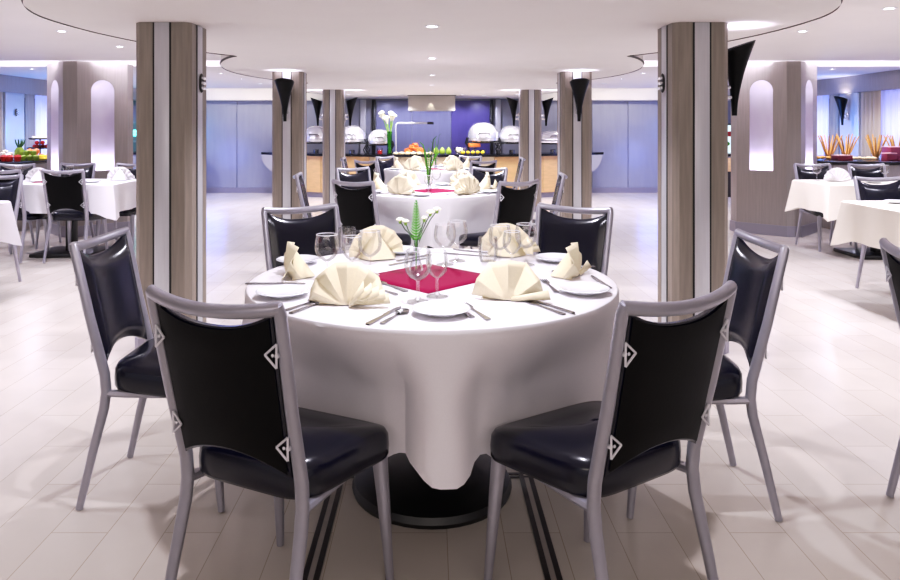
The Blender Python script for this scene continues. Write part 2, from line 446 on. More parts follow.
niche_column(-4.36, 9.0, 'octagonal wood column with a lit arched niche, beside the fruit buffet')
niche_column(4.36, 9.0, 'octagonal wood column with a lit arched niche, beside the breadstick sideboard')

# ------------------------------------------------------------------ side walls: piers, pelmets, windows and curtains
def waves(y0, y1, x, sg, amp, n, z0, z1):
    b = MB()
    b.grid(lambda u, w: Vector((x - sg*amp*(.5+.5*math.sin(u*n*2*PI+.6*math.sin(u*17)))*(.7+.3*w), y0+(y1-y0)*u, z1+(z0-z1)*w)), n*10+1, 6)
    return b
wi = 1
for sg, side in ((-1, 'fruit'), (1, 'breadstick')):
    struct('trim_%d' % (5+(sg > 0)), MB().box((sg*(XW-.08), (6.2+YB)/2, (1.86+HC)/2), (.16, YB-6.2, HC-1.86)), M['wood_light'], 0)
    for yp, nm in ((11.0, 'between the two curtained windows'), (8.0, 'nearer, before the sheer curtain')):
        tag(MB().box((sg*(XW-.06), yp, HC/2), (.12, .5, HC), bevel=.01).build('window_pier', M['strip']), 'blue lit wall pier '+nm+', '+side+' side', 'pier', 'window piers')
    for y0, y1, nm in ((8.3, 10.72, 'nearer'), (11.28, 13.9, 'farther')):
        wo = tag(bpy.data.objects.new('window_%d' % wi, None), kind='structure'); C.objects.link(wo); wi += 1
        wo.location = (sg*(XW-.02), (y0+y1)/2, 1.2)
        MB().box((0, 0, 0), (.02, y1-y0, 1.3)).build('pane', M['panel_blue'], wo, smooth=0)
        f = MB()
        for dy in (-(y1-y0)/2+.03, 0, (y1-y0)/2-.03): f.box((-sg*.015, dy, 0), (.03, .05, 1.3))
        for dz in (-.63, .63): f.box((-sg*.015, 0, dz), (.03, y1-y0, .05))
        f.build('window_frame', M['cornice'], wo, smooth=0)
        tag(waves(y0+.35, y1-.35, sg*(XW-.06), sg, .04, 14, .12, 1.9).build('sheer_curtain', M['sheer']), nm+' sheer bluish white curtain on the '+side+' side', 'curtain', 'sheer curtains')
        for e, (d0, d1) in enumerate(((y0, y0+.27), (y1-.5, y1))):
            tag(waves(d0, d1, sg*(XW-.09), sg, .06, 5, .08, 1.9).build('drape', M['drape']), 'beige drape at the '+('near' if e == 0 else 'far')+' end of the '+nm+' window, '+side+' side', 'curtain', 'beige drapes')

# ------------------------------------------------------------------ buffet counter
def cy(x): return 12.78 + 1.05*min(1.25, abs(x)/3.0)**2
t = thing('buffet_counter', 'long curved buffet counter with a black top and honey wood front', 'counter', (0, 0, 0))
ZB = .835
xs = [-3.42+6.86*i/60 for i in range(61)]
b = MB()
b.prism([(x, cy(x)-.03) for x in xs] + [(x, min(cy(x)+.62, YB-.12)) for x in xs[::-1]], ZB-.045, ZB)
b.build('worktop', M['black_top'], t, smooth=30)
def front(x0, x1, m, z0=.1, z1=ZB-.046):
    n = 8; q = [x0+(x1-x0)*i/n for i in range(n+1)]
    MB().prism([(x, cy(x)+.04) for x in q] + [(x, cy(x)+.5) for x in q[::-1]], z0, z1).build('front_panel', m, t, smooth=30)
edges = [-2.55, -2.1, -1.62, -1.15, -.58, 0, .58, 1.15, 1.62, 2.1, 2.6]
for i in range(len(edges)-1):
    front(edges[i]+.004, edges[i+1]-.004, M['counter_wood'] if abs(edges[i]+edges[i+1]) > 2 else M['counter_pale'])
q = [-2.5+5*i/30 for i in range(31)]
MB().prism([(x, cy(x)+.1) for x in q] + [(x, cy(x)+.45) for x in q[::-1]], 0, .1).build('plinth', M['plinth'], t, smooth=30)
for s in (-1, 1):                                       # curved brackets carrying the free ends
    n = 10
    pr = [(s*3.36, ZB-.046)] + [(s*(2.62+.72*math.cos(k/n*PI/2)), ZB-.09-.42*math.sin(k/n*PI/2)) for k in range(n+1)] + [(s*2.62, ZB-.046)]
    Mx = Matrix(((1, 0, 0, 0), (0, 0, 1, 0), (0, 1, 0, 0), (0, 0, 0, 1)))
    MB().prism(pr, cy(2.9)+.1, cy(2.9)+.42, M=Mx).build('end_bracket', M['grey_plain'], t)
# chafing dishes
def make_chafer(rect=False):
    t = thing('chafing_dish', 'x', 'chafing dish')
    wx, wy = (.30, .2) if rect else (.205, .2)
    if rect: MB().box((0, 0, .185), (2*wx, 2*wy, .05), bevel=.02).build('water_pan', M['chrome'], t)
    else: MB().lathe([(0, .155), (.17, .155), (.2, .175), (.205, .21), (.19, .212), (0, .212)], 28).build('water_pan', M['chrome'], t)
    b = MB()
    hh = .15 if rect else .2
    def fn(u, w):
        a = u*2*PI; ps = w*PI/2*.995; e = .45 if rect else 1
        cx_, sx_ = math.cos(a), math.sin(a)
        return Vector((wx*math.copysign(abs(cx_)**e, cx_)*math.cos(ps)**.75, wy*math.copysign(abs(sx_)**e, sx_)*math.cos(ps)**.75, .213+hh*math.sin(ps)))
    g = b.grid(fn, 32, 9, closed_u=True); b.f(g[-1])
    lid = b.build('roll_top_lid', M['chrome'], t)
    MB().tube([(-.07, -wy-.005, .26), (-.06, -wy-.045, .275), (.06, -wy-.045, .275), (.07, -wy-.005, .26)], .008, 8).build('lid_handle', M['black_metal'], lid)
    for sx in (-1, 1):
        for sy in (-1, 1):
            MB().tube([(sx*wx*.98, sy*wy*.7, .215), (sx*(wx+.02), sy*wy*.72, .14), (sx*wx*.9, sy*wy*.75, .06), (sx*wx*1.02, sy*wy*.8, 0)], [.011, .011, .01, .012], 8).build('leg', M['black_metal'], t)
    fr = MB()
    for sy in (-1, 1): fr.tube([(-wx, sy*wy*.72, .15), (wx, sy*wy*.72, .15)], .01, 8)
    for sx in (-1, 1): fr.tube([(sx*wx, -wy*.72, .15), (sx*wx, wy*.72, .15)], .01, 8)
    fr.build('stand_frame', M['black_metal'], t)
    MB().lathe([(0, .0), (.04, 0), (.042, .05), (.035, .055), (0, .055)], 16).build('burner', M['steel'], t)
    return t
ch = Proto(make_chafer())
def on_counter(px, back=.3):
    x = (px-CX)*13.4/FPX; y = cy(x)+back; x = (px-CX)*y/FPX
    return Vector((x, cy(x)+back, ZB))
for px, bk, lb in ((316, .3, 'chrome chafing dish half hidden behind the farthest column, lily side'), (352, .3, 'chrome round chafing dish between the farthest column and the lily vase'),
                   (380, .36, 'chrome round chafing dish directly behind the white lilies'), (483, .33, 'largest looking chrome chafing dish in front of the violet panel'),
                   (512, .33, 'chrome chafing dish beside the farthest column, violet panel side')):
    ch.put(on_counter(px, bk), 0, lb, 'chrome chafing dishes', 1.42 if px == 483 else 1.12 if px == 380 else 1.3)
rc = make_chafer(True); rc.location = on_counter(553, .34); rc.scale = (1.2,)*3; tag(rc, 'rectangular chrome chafing dish at the end of the buffet, partly behind a column', 'chafing dish', 'chrome chafing dishes')
# lily vase
v = on_counter(389.5, .06)
t = thing('lily_vase', 'tall green glass vase holding white calla lilies on the buffet', 'vase', v)
MB().lathe([(0, 0), (.045, 0), (.05, .02), (.042, .1), (.05, .42)], 18).build('glass_body', M['green_glass'], t)
for k in range(7):
    a = k*.9; top = Vector((-.02+.13*math.cos(a)*(.4+.1*k % 1), .05*math.sin(a), .62+.05*math.sin(k*2.1)))
    MB().tube([(.01*math.cos(a), .01*math.sin(a), .02), (.02*math.cos(a), .02*math.sin(a), .35), top], .008, 6).build('stem', M['leaf_pale'], t)
    d = (top - Vector((0, 0, .35))).normalized(); q = d.to_track_quat('Z', 'Y').to_matrix().to_4x4()
    MB().lathe([(.006, -.02), (.02, .03), (.035, .07), (.065, .1), (.02, .13)], 10, c=top, M=q).build('flower', M['petal'], t)
# heat lamp
v = on_counter(396, .3)
t = thing('heat_lamp', 'slim white heat lamp arm over the buffet with a black end', 'lamp', v)
MB().lathe([(0, 0), (.07, 0), (.07, .015), (.02, .02), (0, .02)], 16).tube([(0, 0, .02), (0, 0, .54), (.02, 0, .57), (.06, 0, .58)], .011).build('post', M['strip'], t)
MB().box((.31, 0, .575), (.55, .12, .035), bevel=.012).build('arm', M['strip'], t)
MB().box((.64, 0, .575), (.12, .13, .05), bevel=.012).build('arm_end', M['black_metal'], t)
# food on the buffet
v = on_counter(414, .29)
t = thing('serving_platter', 'long white platter under the mound of orange food', 'platter', v)
MB().lathe([(0, .004), (.26, .006), (.33, .025), (.335, .03), (.26, .014), (0, .012)], 28, sy=.5).build('platter_dish', M['china'], t)
b = MB()
for k in range(60):
    a = random.uniform(0, 2*PI); r = random.uniform(0, .2); hgt = .2*(1-r/.22)
    b.ball((r*math.cos(a), .5*r*math.sin(a), .03+random.uniform(.3, 1)*hgt), random.uniform(.02, .035), (1.3, 1, .8), 1, .004)
tag(b.build('seafood_mound', M['orange'], loc=v+Vector((.0, 0, 0))), 'heaped mound of orange and red food on the long platter', 'food', kind='stuff')
def pieces(n, name, m, label, cat, group, fn, mk):
    p = mk().build(name, m); tag(p, label, cat, group); pr = Proto(p)
    for k in range(n):
        loc, rz = fn(k); o = pr.put(loc, rz, label, group)
bun = lambda: MB().lathe([(0, 0), (.04, 0), (.05, .015), (.045, .035), (.02, .048), (0, .05)], 12)
pieces(7, 'bread_roll', M['pale_bread'], 'small pale roll in the row along the front edge of the buffet', 'bread roll', 'rolls along the buffet edge', lambda k: (on_counter(396+k*5.8, .04+.01*(k % 2)), k), bun)
pear = lambda: MB().lathe([(0, 0), (.04, .008), (.055, .04), (.045, .08), (.022, .115), (.01, .13), (0, .131)], 14)
pieces(3, 'pear', M['lime'], 'yellow green pear on the buffet beside the clear bowl', 'fruit', 'pears on the buffet', lambda k: (on_counter(436+k*6.3, .14+.03*(k % 2)), k), pear)
lem = lambda: MB().ball((0, 0, .034), .034, (1.25, 1, 1), 2)
pieces(5, 'lemon', M['yellow'], 'yellow lemon on the buffet in front of the largest chafing dish', 'fruit', 'lemons on the buffet', lambda k: (on_counter(463+k*4.9, .06+.02*(k % 2)), k*1.3), lem)
t = thing('glass_bowl', 'clear glass bowl of white food on the buffet', 'bowl', on_counter(460, .2))
MB().lathe([(0, 0), (.06, .004), (.1, .05), (.125, .12)], 24).build('bowl_shell', M['glass'], t)
b = MB()
for k in range(26): b.ball((random.uniform(-.06, .06), random.uniform(-.06, .06), random.uniform(.03, .11)), .025, sub=1)
tag(b.build('white_food', M['cheese'], loc=on_counter(460, .2)), 'white pieces of food filling the clear glass bowl', 'food', kind='stuff')
t = thing('food_stand', 'orange topped display stand beside the largest chafing dish', 'stand', on_counter(474, .2))
MB().lathe([(0, 0), (.06, 0), (.06, .01), (.012, .02), (.012, .1), (.1, .115), (.1, .122), (0, .122)], 18).build('stand_base', M['steel'], t)
MB().box((0, 0, .165), (.22, .14, .07), rz=.15, bevel=.015).build('orange_block', M['orange'], t)
t = thing('red_jar', 'small clear jar with red contents on the buffet next to the lilies', 'jar', on_counter(380, .12))
MB().lathe([(0, 0), (.05, 0), (.055, .02), (.055, .1), (.045, .12)], 18).build('jar_glass', M['glass'], t)
MB().lathe([(0, .005), (.044, .006), (.046, .07), (0, .075)], 16).build('contents', M['red'], t)

# ------------------------------------------------------------------ far corners of the back wall
t = thing('back_cabinet', 'dark cabinet with an orange drawer front below the bright screen', 'cabinet', (5.8, 13.75, 0))
MB().box((0, 0, .35), (1.1, .6, .7), bevel=.01).build('carcass', M['dark_wood'], t)
MB().box((0, -.31, .62), (1.06, .03, .26), bevel=.006).build('drawer', M['counter_wood'], t)
MB().box((0, 0, .8), (1.14, .64, .05), bevel=.006).build('top', M['black_top'], t)
t = thing('wall_screen', 'bright wall screen showing white, green and red shapes', 'screen', (5.85, 14.36, 1.1))
MB().box((0, 0, 0), (1.0, .06, .62), bevel=.01).build('screen_frame', M['black_metal'], t)
MB().box((0, -.033, 0), (.94, .006, .56)).build('picture', M['screen'], t, smooth=0)
for x_, z_, m_ in ((-.2, -.15, 'leaf'), (-.12, .02, 'red'), (-.28, .1, 'leaf_pale'), (.1, -.1, 'leaf'), (.2, .1, 'red')):
    MB().ball((x_, -.037, z_), .09, (1.2, .03, .6), 2).build('picture_shape', M[m_], t)
t = thing('back_bar', 'grey bar unit with a cyan lit shelf beside the fruit side niche column', 'bar', (-5.5, 13.9, 0))
MB().box((0, 0, .4), (1.6, .5, .8), bevel=.01).build('bar_base', M['grey_plain'], t)
MB().box((0, 0, .83), (1.66, .56, .05), bevel=.01).build('bar_top', M['black_top'], t)
MB().box((0, .12, 1.22), (1.3, .2, .13), bevel=.02).build('lit_shelf', M['cyan'], t)
MB().box((0, .12, 1.05), (1.3, .24, .03), bevel=.006).build('lower_shelf', M['grey_plain'], t)
MB().box((0, .18, 1.6), (1.5, .12, .36), bevel=.01).build('upper_cabinet', M['panel'], t)
MB().lathe([(0, 0), (.2, 0), (.22, .04), (.15, .06), (0, .06)], 20, c=(.3, 0, .855)).build('sink_dish', M['china'], t)

# ------------------------------------------------------------------ dining chair
def make_chair():
    t = thing('dining_chair', 'x', 'chair', group='silver framed dining chairs')
    top, knee, foot = (.195, -.29, .885), (.181, -.185, .40), (.192, -.275, 0)
    BOW = .034; PB = .018
    def py(z): return knee[1] + (top[1]-knee[1])*(z-knee[2])/(top[2]-knee[2])
    def pxw(z): return knee[0] + (top[0]-knee[0])*(z-knee[2])/(top[2]-knee[2])
    for s in (-1, 1):
        pts = [(s*foot[0], foot[1], 0.004), (s*.186, -.23, .2), (s*.1815, -.195, .34), (s*knee[0], knee[1]-.002, .40), (s*.182, -.192, .46), (s*.188, py(.65), .65), (s*top[0], top[1], top[2]), (s*(top[0]-.004), top[1]-.006, top[2]+.02)]
        MB().tube(pts, [.0125, .015, .0168, .0172, .0172, .016, .015, .014], 12, flat=1.0).build('leg', M['frame'], t)
    for s in (-1, 1):
        MB().tube([(s*.178, .178, .405), (s*.186, .192, .25), (s*.195, .215, .004)], [.0235, .019, .0115], 12).build('leg', M['frame'], t)
    n = 13
    MB().tube([(.198*(-1+2*i/(n-1)), top[1]-BOW*(1-(-1+2*i/(n-1))**2)-.002, top[2]+.014-.016*(1-(-1+2*i/(n-1))**2)) for i in range(n)], .0148, 12, flat=1.15, up=(0, 0, 1)).build('top_rail', M['frame'], t)
    # padded backrest, dipped at the top, arched at the bottom
    def zt(u): return .886 - .044*(1-abs(u)**2.4)
    def zb(u): return .475 + .05*(1-abs(u)**2)
    def pad(front):
        def fn(a, w):
            u = -1+2*a; z = zb(u)+(zt(u)-zb(u))*w
            e = (1-abs(u)**8)*(1-abs(2*w-1)**10)
            y = py(z) - PB*(1-u*u)
            return Vector((u*(pxw(z)-.0165), y + (.006+.022*e**.6 if front else -.008-.006*e), z))
        return fn
    b = MB(); g = b.grid(pad(True), 17, 15)
    g2 = b.grid(pad(False), 17, 15)
    def rim(g): return [g[0][i] for i in range(17)] + [g[j][16] for j in range(1, 15)] + [g[14][i] for i in range(15, -1, -1)] + [g[j][0] for j in range(13, 0, -1)]
    ra, rb_ = rim(g), rim(g2)
    for i in range(len(ra)): b.f((ra[i], ra[(i+1) % len(ra)], rb_[(i+1) % len(ra)], rb_[i]))
    pd = b.build('backrest', M['vinyl'], t, smooth=55)
    b = MB()
    f2 = pad(False)
    b.grid(lambda a, w: f2(.02+.96*a, .02+.96*w)+Vector((0, -.0035, 0)), 15, 13)
    b.build('backrest_shell', M['vinyl_back'], pd, smooth=55)
    # triangular brackets joining the pad to the frame
    for s in (-1, 1):
        for z in (.79, .56):
            y = py(z); x = pxw(z)-.012
            b = MB(); yy = y-.0205
            P0, P1, P2 = Vector((s*(x+.004), yy, z+.027)), Vector((s*(x+.004), yy, z-.027)), Vector((s*(x-.026), yy-.003, z))
            for A, B in ((P0, P2), (P2, P1), (P1, P0)): b.tube([A, B], .0028, 6)
            b.ball((s*(x-.007), yy, z), .0045, (1, .6, 1), 1)
            b.tube([(s*(x+.004), yy, z), (s*(x+.004), y, z)], .006, 6)
            b.build('bracket', M['bracket'], t)
    # seat cushion
    def ring(sc, z, dx=0):
        out = []
        for i in range(40):
            a = i/40*2*PI; c, s_ = math.cos(a), math.sin(a)
            X, Y = math.copysign(abs(c)**.34, c), math.copysign(abs(s_)**.34, s_)
            hw = .208 + .022*Y
            out.append(Vector((X*hw*sc, .015 + Y*.2*sc, z + .012*(-Y) - .012*max(0, Y)**3)))
        return out
    b = MB(); rings = [[b.v(p) for p in ring(s_, z)] for s_, z in ((.92, .388), (.97, .391), (.995, .402), (1.0, .43), (.99, .458), (.955, .473), (.86, .482), (.5, .489), (.2, .491))]
    for A, B in zip(rings, rings[1:]):
        for i in range(40): b.f((A[i], A[(i+1) % 40], B[(i+1) % 40], B[i]))
    b.f(rings[0][::-1]); b.f(rings[-1])
    b.build('seat', M['vinyl'], t, smooth=60)
    for s in (-1, 1):
        MB().tube([(s*.18, -.185, .395), (s*.175, -.12, .39), (s*.17, .1, .388), (s*.178, .172, .388)], .0125, 8, flat=1.3).build('side_rail', M['frame'], t)
    return t
chair = Proto(make_chair())
def chair_at(bx, by, tx, ty, label, z=0):
    """bx,by: middle of the top rail; the chair faces tx,ty"""
    d = Vector((tx-bx, ty-by)).normalized(); o = Vector((bx, by)) + d*.29
    rz = math.atan2(-d.x, d.y)
    return chair.put((o.x, o.y, z), rz, label, 'silver framed dining chairs')

# ------------------------------------------------------------------ round tables
TR = .655
def cloth_mb(seed, n=17, drop=.388, R0=TR, amp=.034, chairs=(), T=None):
    rnd = random.Random(seed)
    ph = [rnd.uniform(-.35, .35) for _ in range(n+1)]
    b = MB()
    NA = 176
    prof = [(0, 0), (.3, 0), (.7, 0), (.95, 0), (.985, 0), (1.0, -.004), (1.008, -.014)]
    def wave(a):
        k = a/(2*PI)*n; i = int(k) % n; fr = k-int(k)
        off = ph[i]*(1-fr) + ph[(i+1) % n]*fr
        c = .5-.5*math.cos(2*PI*(k+off))
        return c**1.6
    lim = []
    for i in range(NA):
        a = i/NA*2*PI; best = 9
        for (ox, oy, rz) in chairs:                     # chair seats push the hanging cloth inwards
            r = .40
            while r < .85:
                dx, dy = T.x+r*math.cos(a)-ox, T.y+r*math.sin(a)-oy
                lx, ly = dx*math.cos(rz)+dy*math.sin(rz), -dx*math.sin(rz)+dy*math.cos(rz)
                if abs(lx) < .245 and -.2 < ly < .24: best = min(best, r); break
                r += .005
        lim.append(min(best, .72))
    for _ in range(3): lim = [min(lim[i], (lim[i-1]+lim[i]+lim[(i+1) % NA])/3) if lim[i] >= .72 else lim[i] for i in range(NA)]
    for _ in range(7): lim = [min(lim[i], (lim[i-2]+lim[i-1]+lim[i]+lim[(i+1) % NA]+lim[(i+2) % NA])/5) for i in range(NA)]
    rings = []
    for r, z in prof:
        rings.append([b.v((0, 0, z))] if r == 0 else [b.v((R0*r*math.cos(i/NA*2*PI), R0*r*math.sin(i/NA*2*PI), z)) for i in range(NA)])
    for j in range(1, 15):
        tt = j/14; ring = []
        for i in range(NA):
            a = i/NA*2*PI; w = wave(a)
            rr = R0*1.008 + .004*tt + (.105*w-.028)*amp/.04*tt**1.25
            sft = min(1, tt/.58); sft = sft*sft*(3-2*sft)
            cap_ = R0*1.008 + (lim[i]+.0-R0*1.008)*sft + .012*w*sft*0
            rr = min(rr, max(cap_, .45)) if lim[i] < .719 else rr
            z = -.014 - (drop + .03*(1-w)*tt - .02*w)*tt + .012*math.sin(3*a+seed)*tt
            ring.append(b.v((rr*math.cos(a), rr*math.sin(a), z)))
        rings.append(ring)
    for A, B in zip(rings, rings[1:]):
        for i in range(NA):
            if len(A) == 1: b.f((A[0], B[i], B[(i+1) % NA]))
            else: b.f((A[i], B[i], B[(i+1) % NA], A[(i+1) % NA]))
    return b
def round_table(x, y, nm, seed, based=0, chairs=()):
    t = thing('round_table', 'round pedestal table with black base, '+nm, 'table', (x, y, 0), group='round dining tables')
    MB().lathe([(0, .725), (TR-.03, .725), (TR-.01, .735), (TR-.01, .745), (TR-.03, .75), (0, .75)], 48).build('tabletop', M['dark_wood'], t)
    MB().lathe([(.05, .05), (.045, .2), (.045, .724)], 20).build('column', M['black_metal'], t)
    MB().lathe([(0, 0), (.285, 0), (.29, .015), (.28, .035), (.2, .06), (.06, .085), (0, .085)], 40).build('base', M['black_metal'], t, loc=(0, based, 0))
    c = cloth_mb(seed, chairs=chairs, T=Vector((x, y))).build('tablecloth', M['cloth'], loc=(x, y, ZT+.0005))
    tag(c, 'white cloth hanging in soft folds over the round table '+nm, 'tablecloth', 'white round tablecloths')
T1, T2, T3 = Vector((0, 2.572)), Vector((0, 6.26)), Vector((0, 9.64))
CH = ([], [], [])
# chairs of the near table (middle of the top rail, faces the table centre)
for bx, by, lb in ((-.515, 1.66, 'black backed dining chair nearest the viewer, on the fruit buffet side'),
                   (.593, 1.69, 'black backed dining chair nearest the viewer, on the breadstick side'),
                   (-1.215, 2.60, 'sideways dining chair in front of the near striped column, fruit side'),
                   (1.172, 2.53, 'sideways dining chair in front of the near striped column, breadstick side'),
                   (-.665, 3.58, 'navy dining chair across the near table, behind the cluster of glasses'),
                   (.72, 3.58, 'navy dining chair across the near table, behind the tall edge-on napkin')):
    o = chair_at(bx, by, T1.x-.05*(by < 2 and bx < 0), T1.y+.06*(by < 2), lb); CH[0].append((o.location.x, o.location.y, o.rotation_euler.z))
for bx, by, lb in ((-.60, 5.35, 'dining chair, back to the viewer, at the middle round table, lily side'), (.66, 5.35, 'dining chair, back to the viewer, at the middle round table, violet panel side'),
                   (-1.16, 6.15, 'dining chair seen edge-on at the middle round table, lily side'), (1.13, 6.15, 'dining chair seen edge-on at the middle round table, violet panel side'),
                   (-.80, 7.15, 'dining chair facing the viewer behind the middle round table, lily side'), (.58, 7.15, 'dining chair facing the viewer behind the middle round table, violet panel side')):
    o = chair_at(bx, by, T2.x, T2.y, lb); CH[1].append((o.location.x, o.location.y, o.rotation_euler.z))
for bx, by, lb in ((-.83, 8.78, 'dining chair, back to the viewer, at the far round table, lily side'), (.64, 8.72, 'dining chair, back to the viewer, at the far round table, violet panel side'),
                   (-1.2, 9.6, 'dining chair seen edge-on at the far round table, lily side'), (1.22, 9.6, 'dining chair seen edge-on at the far round table, violet panel side'),
                   (-.67, 10.1, 'dining chair facing the viewer behind the far round table, lily side'), (.56, 10.3, 'dining chair facing the viewer behind the far round table, violet panel side')):
    o = chair_at(bx, by, T3.x, T3.y, lb); CH[2].append((o.location.x, o.location.y, o.rotation_euler.z))

round_table(T1.x, T1.y, 'nearest the viewer', 3, 0, CH[0])
round_table(T2.x, T2.y, 'in the middle of the aisle', 5, 0, CH[1])
round_table(T3.x, T3.y, 'farthest, close to the buffet', 8, 0, CH[2])

# ------------------------------------------------------------------ things on the tables
def napkin_mb(np_=9, r=.125, side=1, seed=0, spread=1.0, tips=5, amp=.009):
    rnd = random.Random(seed); b = MB()
    # pleated fan standing up: local x along the fan, y towards the diner
    K = np_*2+1
    col = []
    for i in range(K):
        u = i/(K-1); a = PI*(1-(.02+.96*u))
        rr = r*(.93+.07*math.sin(u*PI)) * (1-.02*(i % 2))
        yy = (amp if i % 2 else -amp)
        line = []
        for j in range(7):
            w = j/6
            line.append(b.v((rr*w*math.cos(a)*spread + (1-w)*.012*math.cos(a), yy*w + .02*w*w*(-1) + .012, .004 + rr*w*max(.0, math.sin(a))*1.02)))
        col.append(line)
    for i in range(K-1):
        for j in range(6): b.f((col[i][j], col[i+1][j], col[i+1][j+1], col[i][j+1]))
    # folded tail that props the fan from behind
    P = [(-.085, .0, .004), (.085, .0, .004), (.05, -.085, .006), (-.05, -.085, .006), (0, -.012, r*.86)]
    v = [b.v(p) for p in P]
    b.f((v[0], v[1], v[2], v[3])); b.f((v[0], v[3], v[4])); b.f((v[3], v[2], v[4])); b.f((v[2], v[1], v[4]))
    # loose pleat tips lying at one foot
    for k in range(tips):
        a = R(8+k*13); L = r*(1.05-.05*k)
        x1 = side*L*math.cos(a)
        q = [b.v(p) for p in ((side*.01, .02+.006*k, .003), (x1, .045+.004*k, L*math.sin(a)*.55+.004), (x1*.96, .028+.004*k, L*math.sin(a)*.55+.03), (side*.008, .012+.004*k, .012))]
        b.f(q)
    return b
def thick(o, th):
    s = o.modifiers.new('thick', 'SOLIDIFY'); s.thickness = th; s.offset = 0; return o
nap_a = thick(tag(napkin_mb(7, .125, 1, 1).build('napkin', M['napkin'], smooth=18), 'x', 'napkin'), .0022)
nap_b = thick(tag(napkin_mb(3, .125, -1, 2, tips=1, amp=.017).build('napkin', M['napkin'], smooth=40), 'x', 'napkin'), .0022)
nap_c = thick(tag(napkin_mb(5, .125, -1, 4).build('napkin', M['napkin'], smooth=18), 'x', 'napkin'), .0022)
nap_w = thick(tag(napkin_mb(8, .12, 1, 3).build('napkin', M['napkin_white'], smooth=18), 'x', 'napkin'), .0022)
NA, NB, NW, NC = Proto(nap_a), Proto(nap_b), Proto(nap_w), Proto(nap_c)
def plate_obj():
    return tag(MB().lathe([(0, .006), (.05, .006), (.058, .009), (.084, .017), (.087, .019), (.084, .0205), (.058, .0135), (.05, .0095), (0, .0095)][::-1] + [(0, .003), (.045, .001), (.05, .003), (.087, .018)], 40).build('side_plate', M['china']), 'x', 'plate', 'white side plates')
PL = Proto(plate_obj())
def wine_mb(hh=.165, br=.043, foot=.034):
    return [(0, .004), (foot, .0015), (foot, .003), (.012, .008), (.0042, .018), (.0038, hh*.38), (.006, hh*.41), (br*.55, hh*.47), (br*.9, hh*.58), (br, hh*.70), (br*.97, hh*.84), (br*.86, hh)]
def make_wine(hh, br, name='wine_glass'):
    t = thing(name, 'x', 'glass', group='stemmed glasses')
    pr = wine_mb(hh, br)
    MB().lathe(pr[6:], 24).build('bowl', M['glass'], t)
    MB().lathe(pr[:7], 20).build('stem_and_foot', M['glass'], t)
    rr, rz_ = pr[-1]
    MB().lathe([(rr-.0008, rz_-.0012), (rr+.0008, rz_-.0012), (rr+.0009, rz_+.0008), (rr-.0009, rz_+.0008), (rr-.0008, rz_-.0012)], 24).build('rim', M['rim'], t)
    MB().lathe([(.033, .001), (.0355, .001), (.0355, .0028), (.033, .0028), (.033, .001)], 20).build('foot_edge', M['rim'], t)
    return t
WA, WB = Proto(make_wine(.165, .044)), Proto(make_wine(.15, .036))
tum = MB().lathe([(0, .004), (.03, .003), (.032, .0), (.036, .012), (.040, .04), (.0415, .065), (.039, .09), (.0375, .1), (.036, .1), (.0385, .065), (.033, .014), (0, .012)], 24).build('water_tumbler', M['glass'])
TU = Proto(tag(tum, 'x', 'glass', 'water tumblers'))
# cutlery (local +x from handle end to tip)
def knife_mb():
    b = MB()
    pts = [(-.105, .006), (-.10, .0085), (-.02, .0065), (0, .005), (.005, .009), (.07, .0095), (.098, .005), (.105, 0), (.1, -.004), (.0, -.006), (-.02, -.006), (-.10, -.0085), (-.105, -.006)]
    b.prism(pts, .0005, .0042); return b
def fork_mb():
    b = MB()
    b.prism([(-.1, .007), (-.095, .009), (0, .0035), (.03, .005), (.045, .0115), (.055, .0125), (.055, -.0125), (.045, -.0115), (.03, -.005), (0, -.0035), (-.095, -.009), (-.1, -.007)], .0008, .0042)
    for k in range(4):
        y = -.0103+k*.00687; b.prism([(.054, y-.0019), (.1, y-.0012), (.1, y+.0012), (.054, y+.0019)], .0012, .0042)
    return b
def spoon_mb():
    b = MB()
    b.prism([(-.085, .006), (-.08, .008), (0, .003), (.03, .003), (.03, -.003), (0, -.003), (-.08, -.008), (-.085, -.006)], .0008, .004)
    b.lathe([(0, .0012), (.012, .002), (.019, .006), (.02, .0068), (.017, .0055), (0, .003)], 18, c=(.05, 0, 0), sx=1.4)
    return b
KN = Proto(tag(knife_mb().build('table_knife', M['steel']), 'x', 'knife', 'table knives'))
FO = Proto(tag(fork_mb().build('table_fork', M['steel']), 'x', 'fork', 'table forks'))
SP = Proto(tag(spoon_mb().build('dessert_spoon', M['steel']), 'x', 'spoon', 'dessert spoons'))
def lay(proto, p0, p1, label, z=ZT+.001):             # handle end, tip, in photo pixels
    a, c = tp(*p0), tp(*p1); m = (a+c)/2; d = c-a
    o = proto.put((m.x, m.y, z), math.atan2(d.y, d.x), label)
    return o
# near table
zc = ZT+.001
def nap(proto, p, rz, label, sc=1.0):
    proto.put((p.x, p.y, zc), rz, label, 'fan folded napkins', sc)
def face(p, T):                                        # local +y towards the diner, away from the table centre
    d = (p-T).normalized(); return math.atan2(-d.x, d.y)
P = tp(347, 306); nap(NC, P, R(183), 'cream fan napkin with open pleats behind the nearest chair back, fruit side', 1.03)
P = tp(508, 301); nap(NB, P, R(176), 'cream fan napkin, broad and smooth, beside the fork at the front of the near table', 1.0)
P = tp(290, 277); nap(NB, P, R(108), 'cream napkin standing edge-on above the plate on the fruit side of the near table', 1.0)
P = tp(575, 277); nap(NB, P, R(250), 'cream napkin standing edge-on by the plate on the breadstick side of the near table', .98)
P = tp(376, 258); nap(NA, P, R(22), 'cream fan napkin at the back of the near table behind the cluster of glasses', 1.05)
P = tp(507, 255); nap(NA, P, R(-25), 'cream fan napkin at the back of the near table behind the tipped together wine glasses', 1.05)
def plate(px, py, label): p = tp(px, py); PL.put((p.x, p.y, zc), 0, label, 'white side plates')
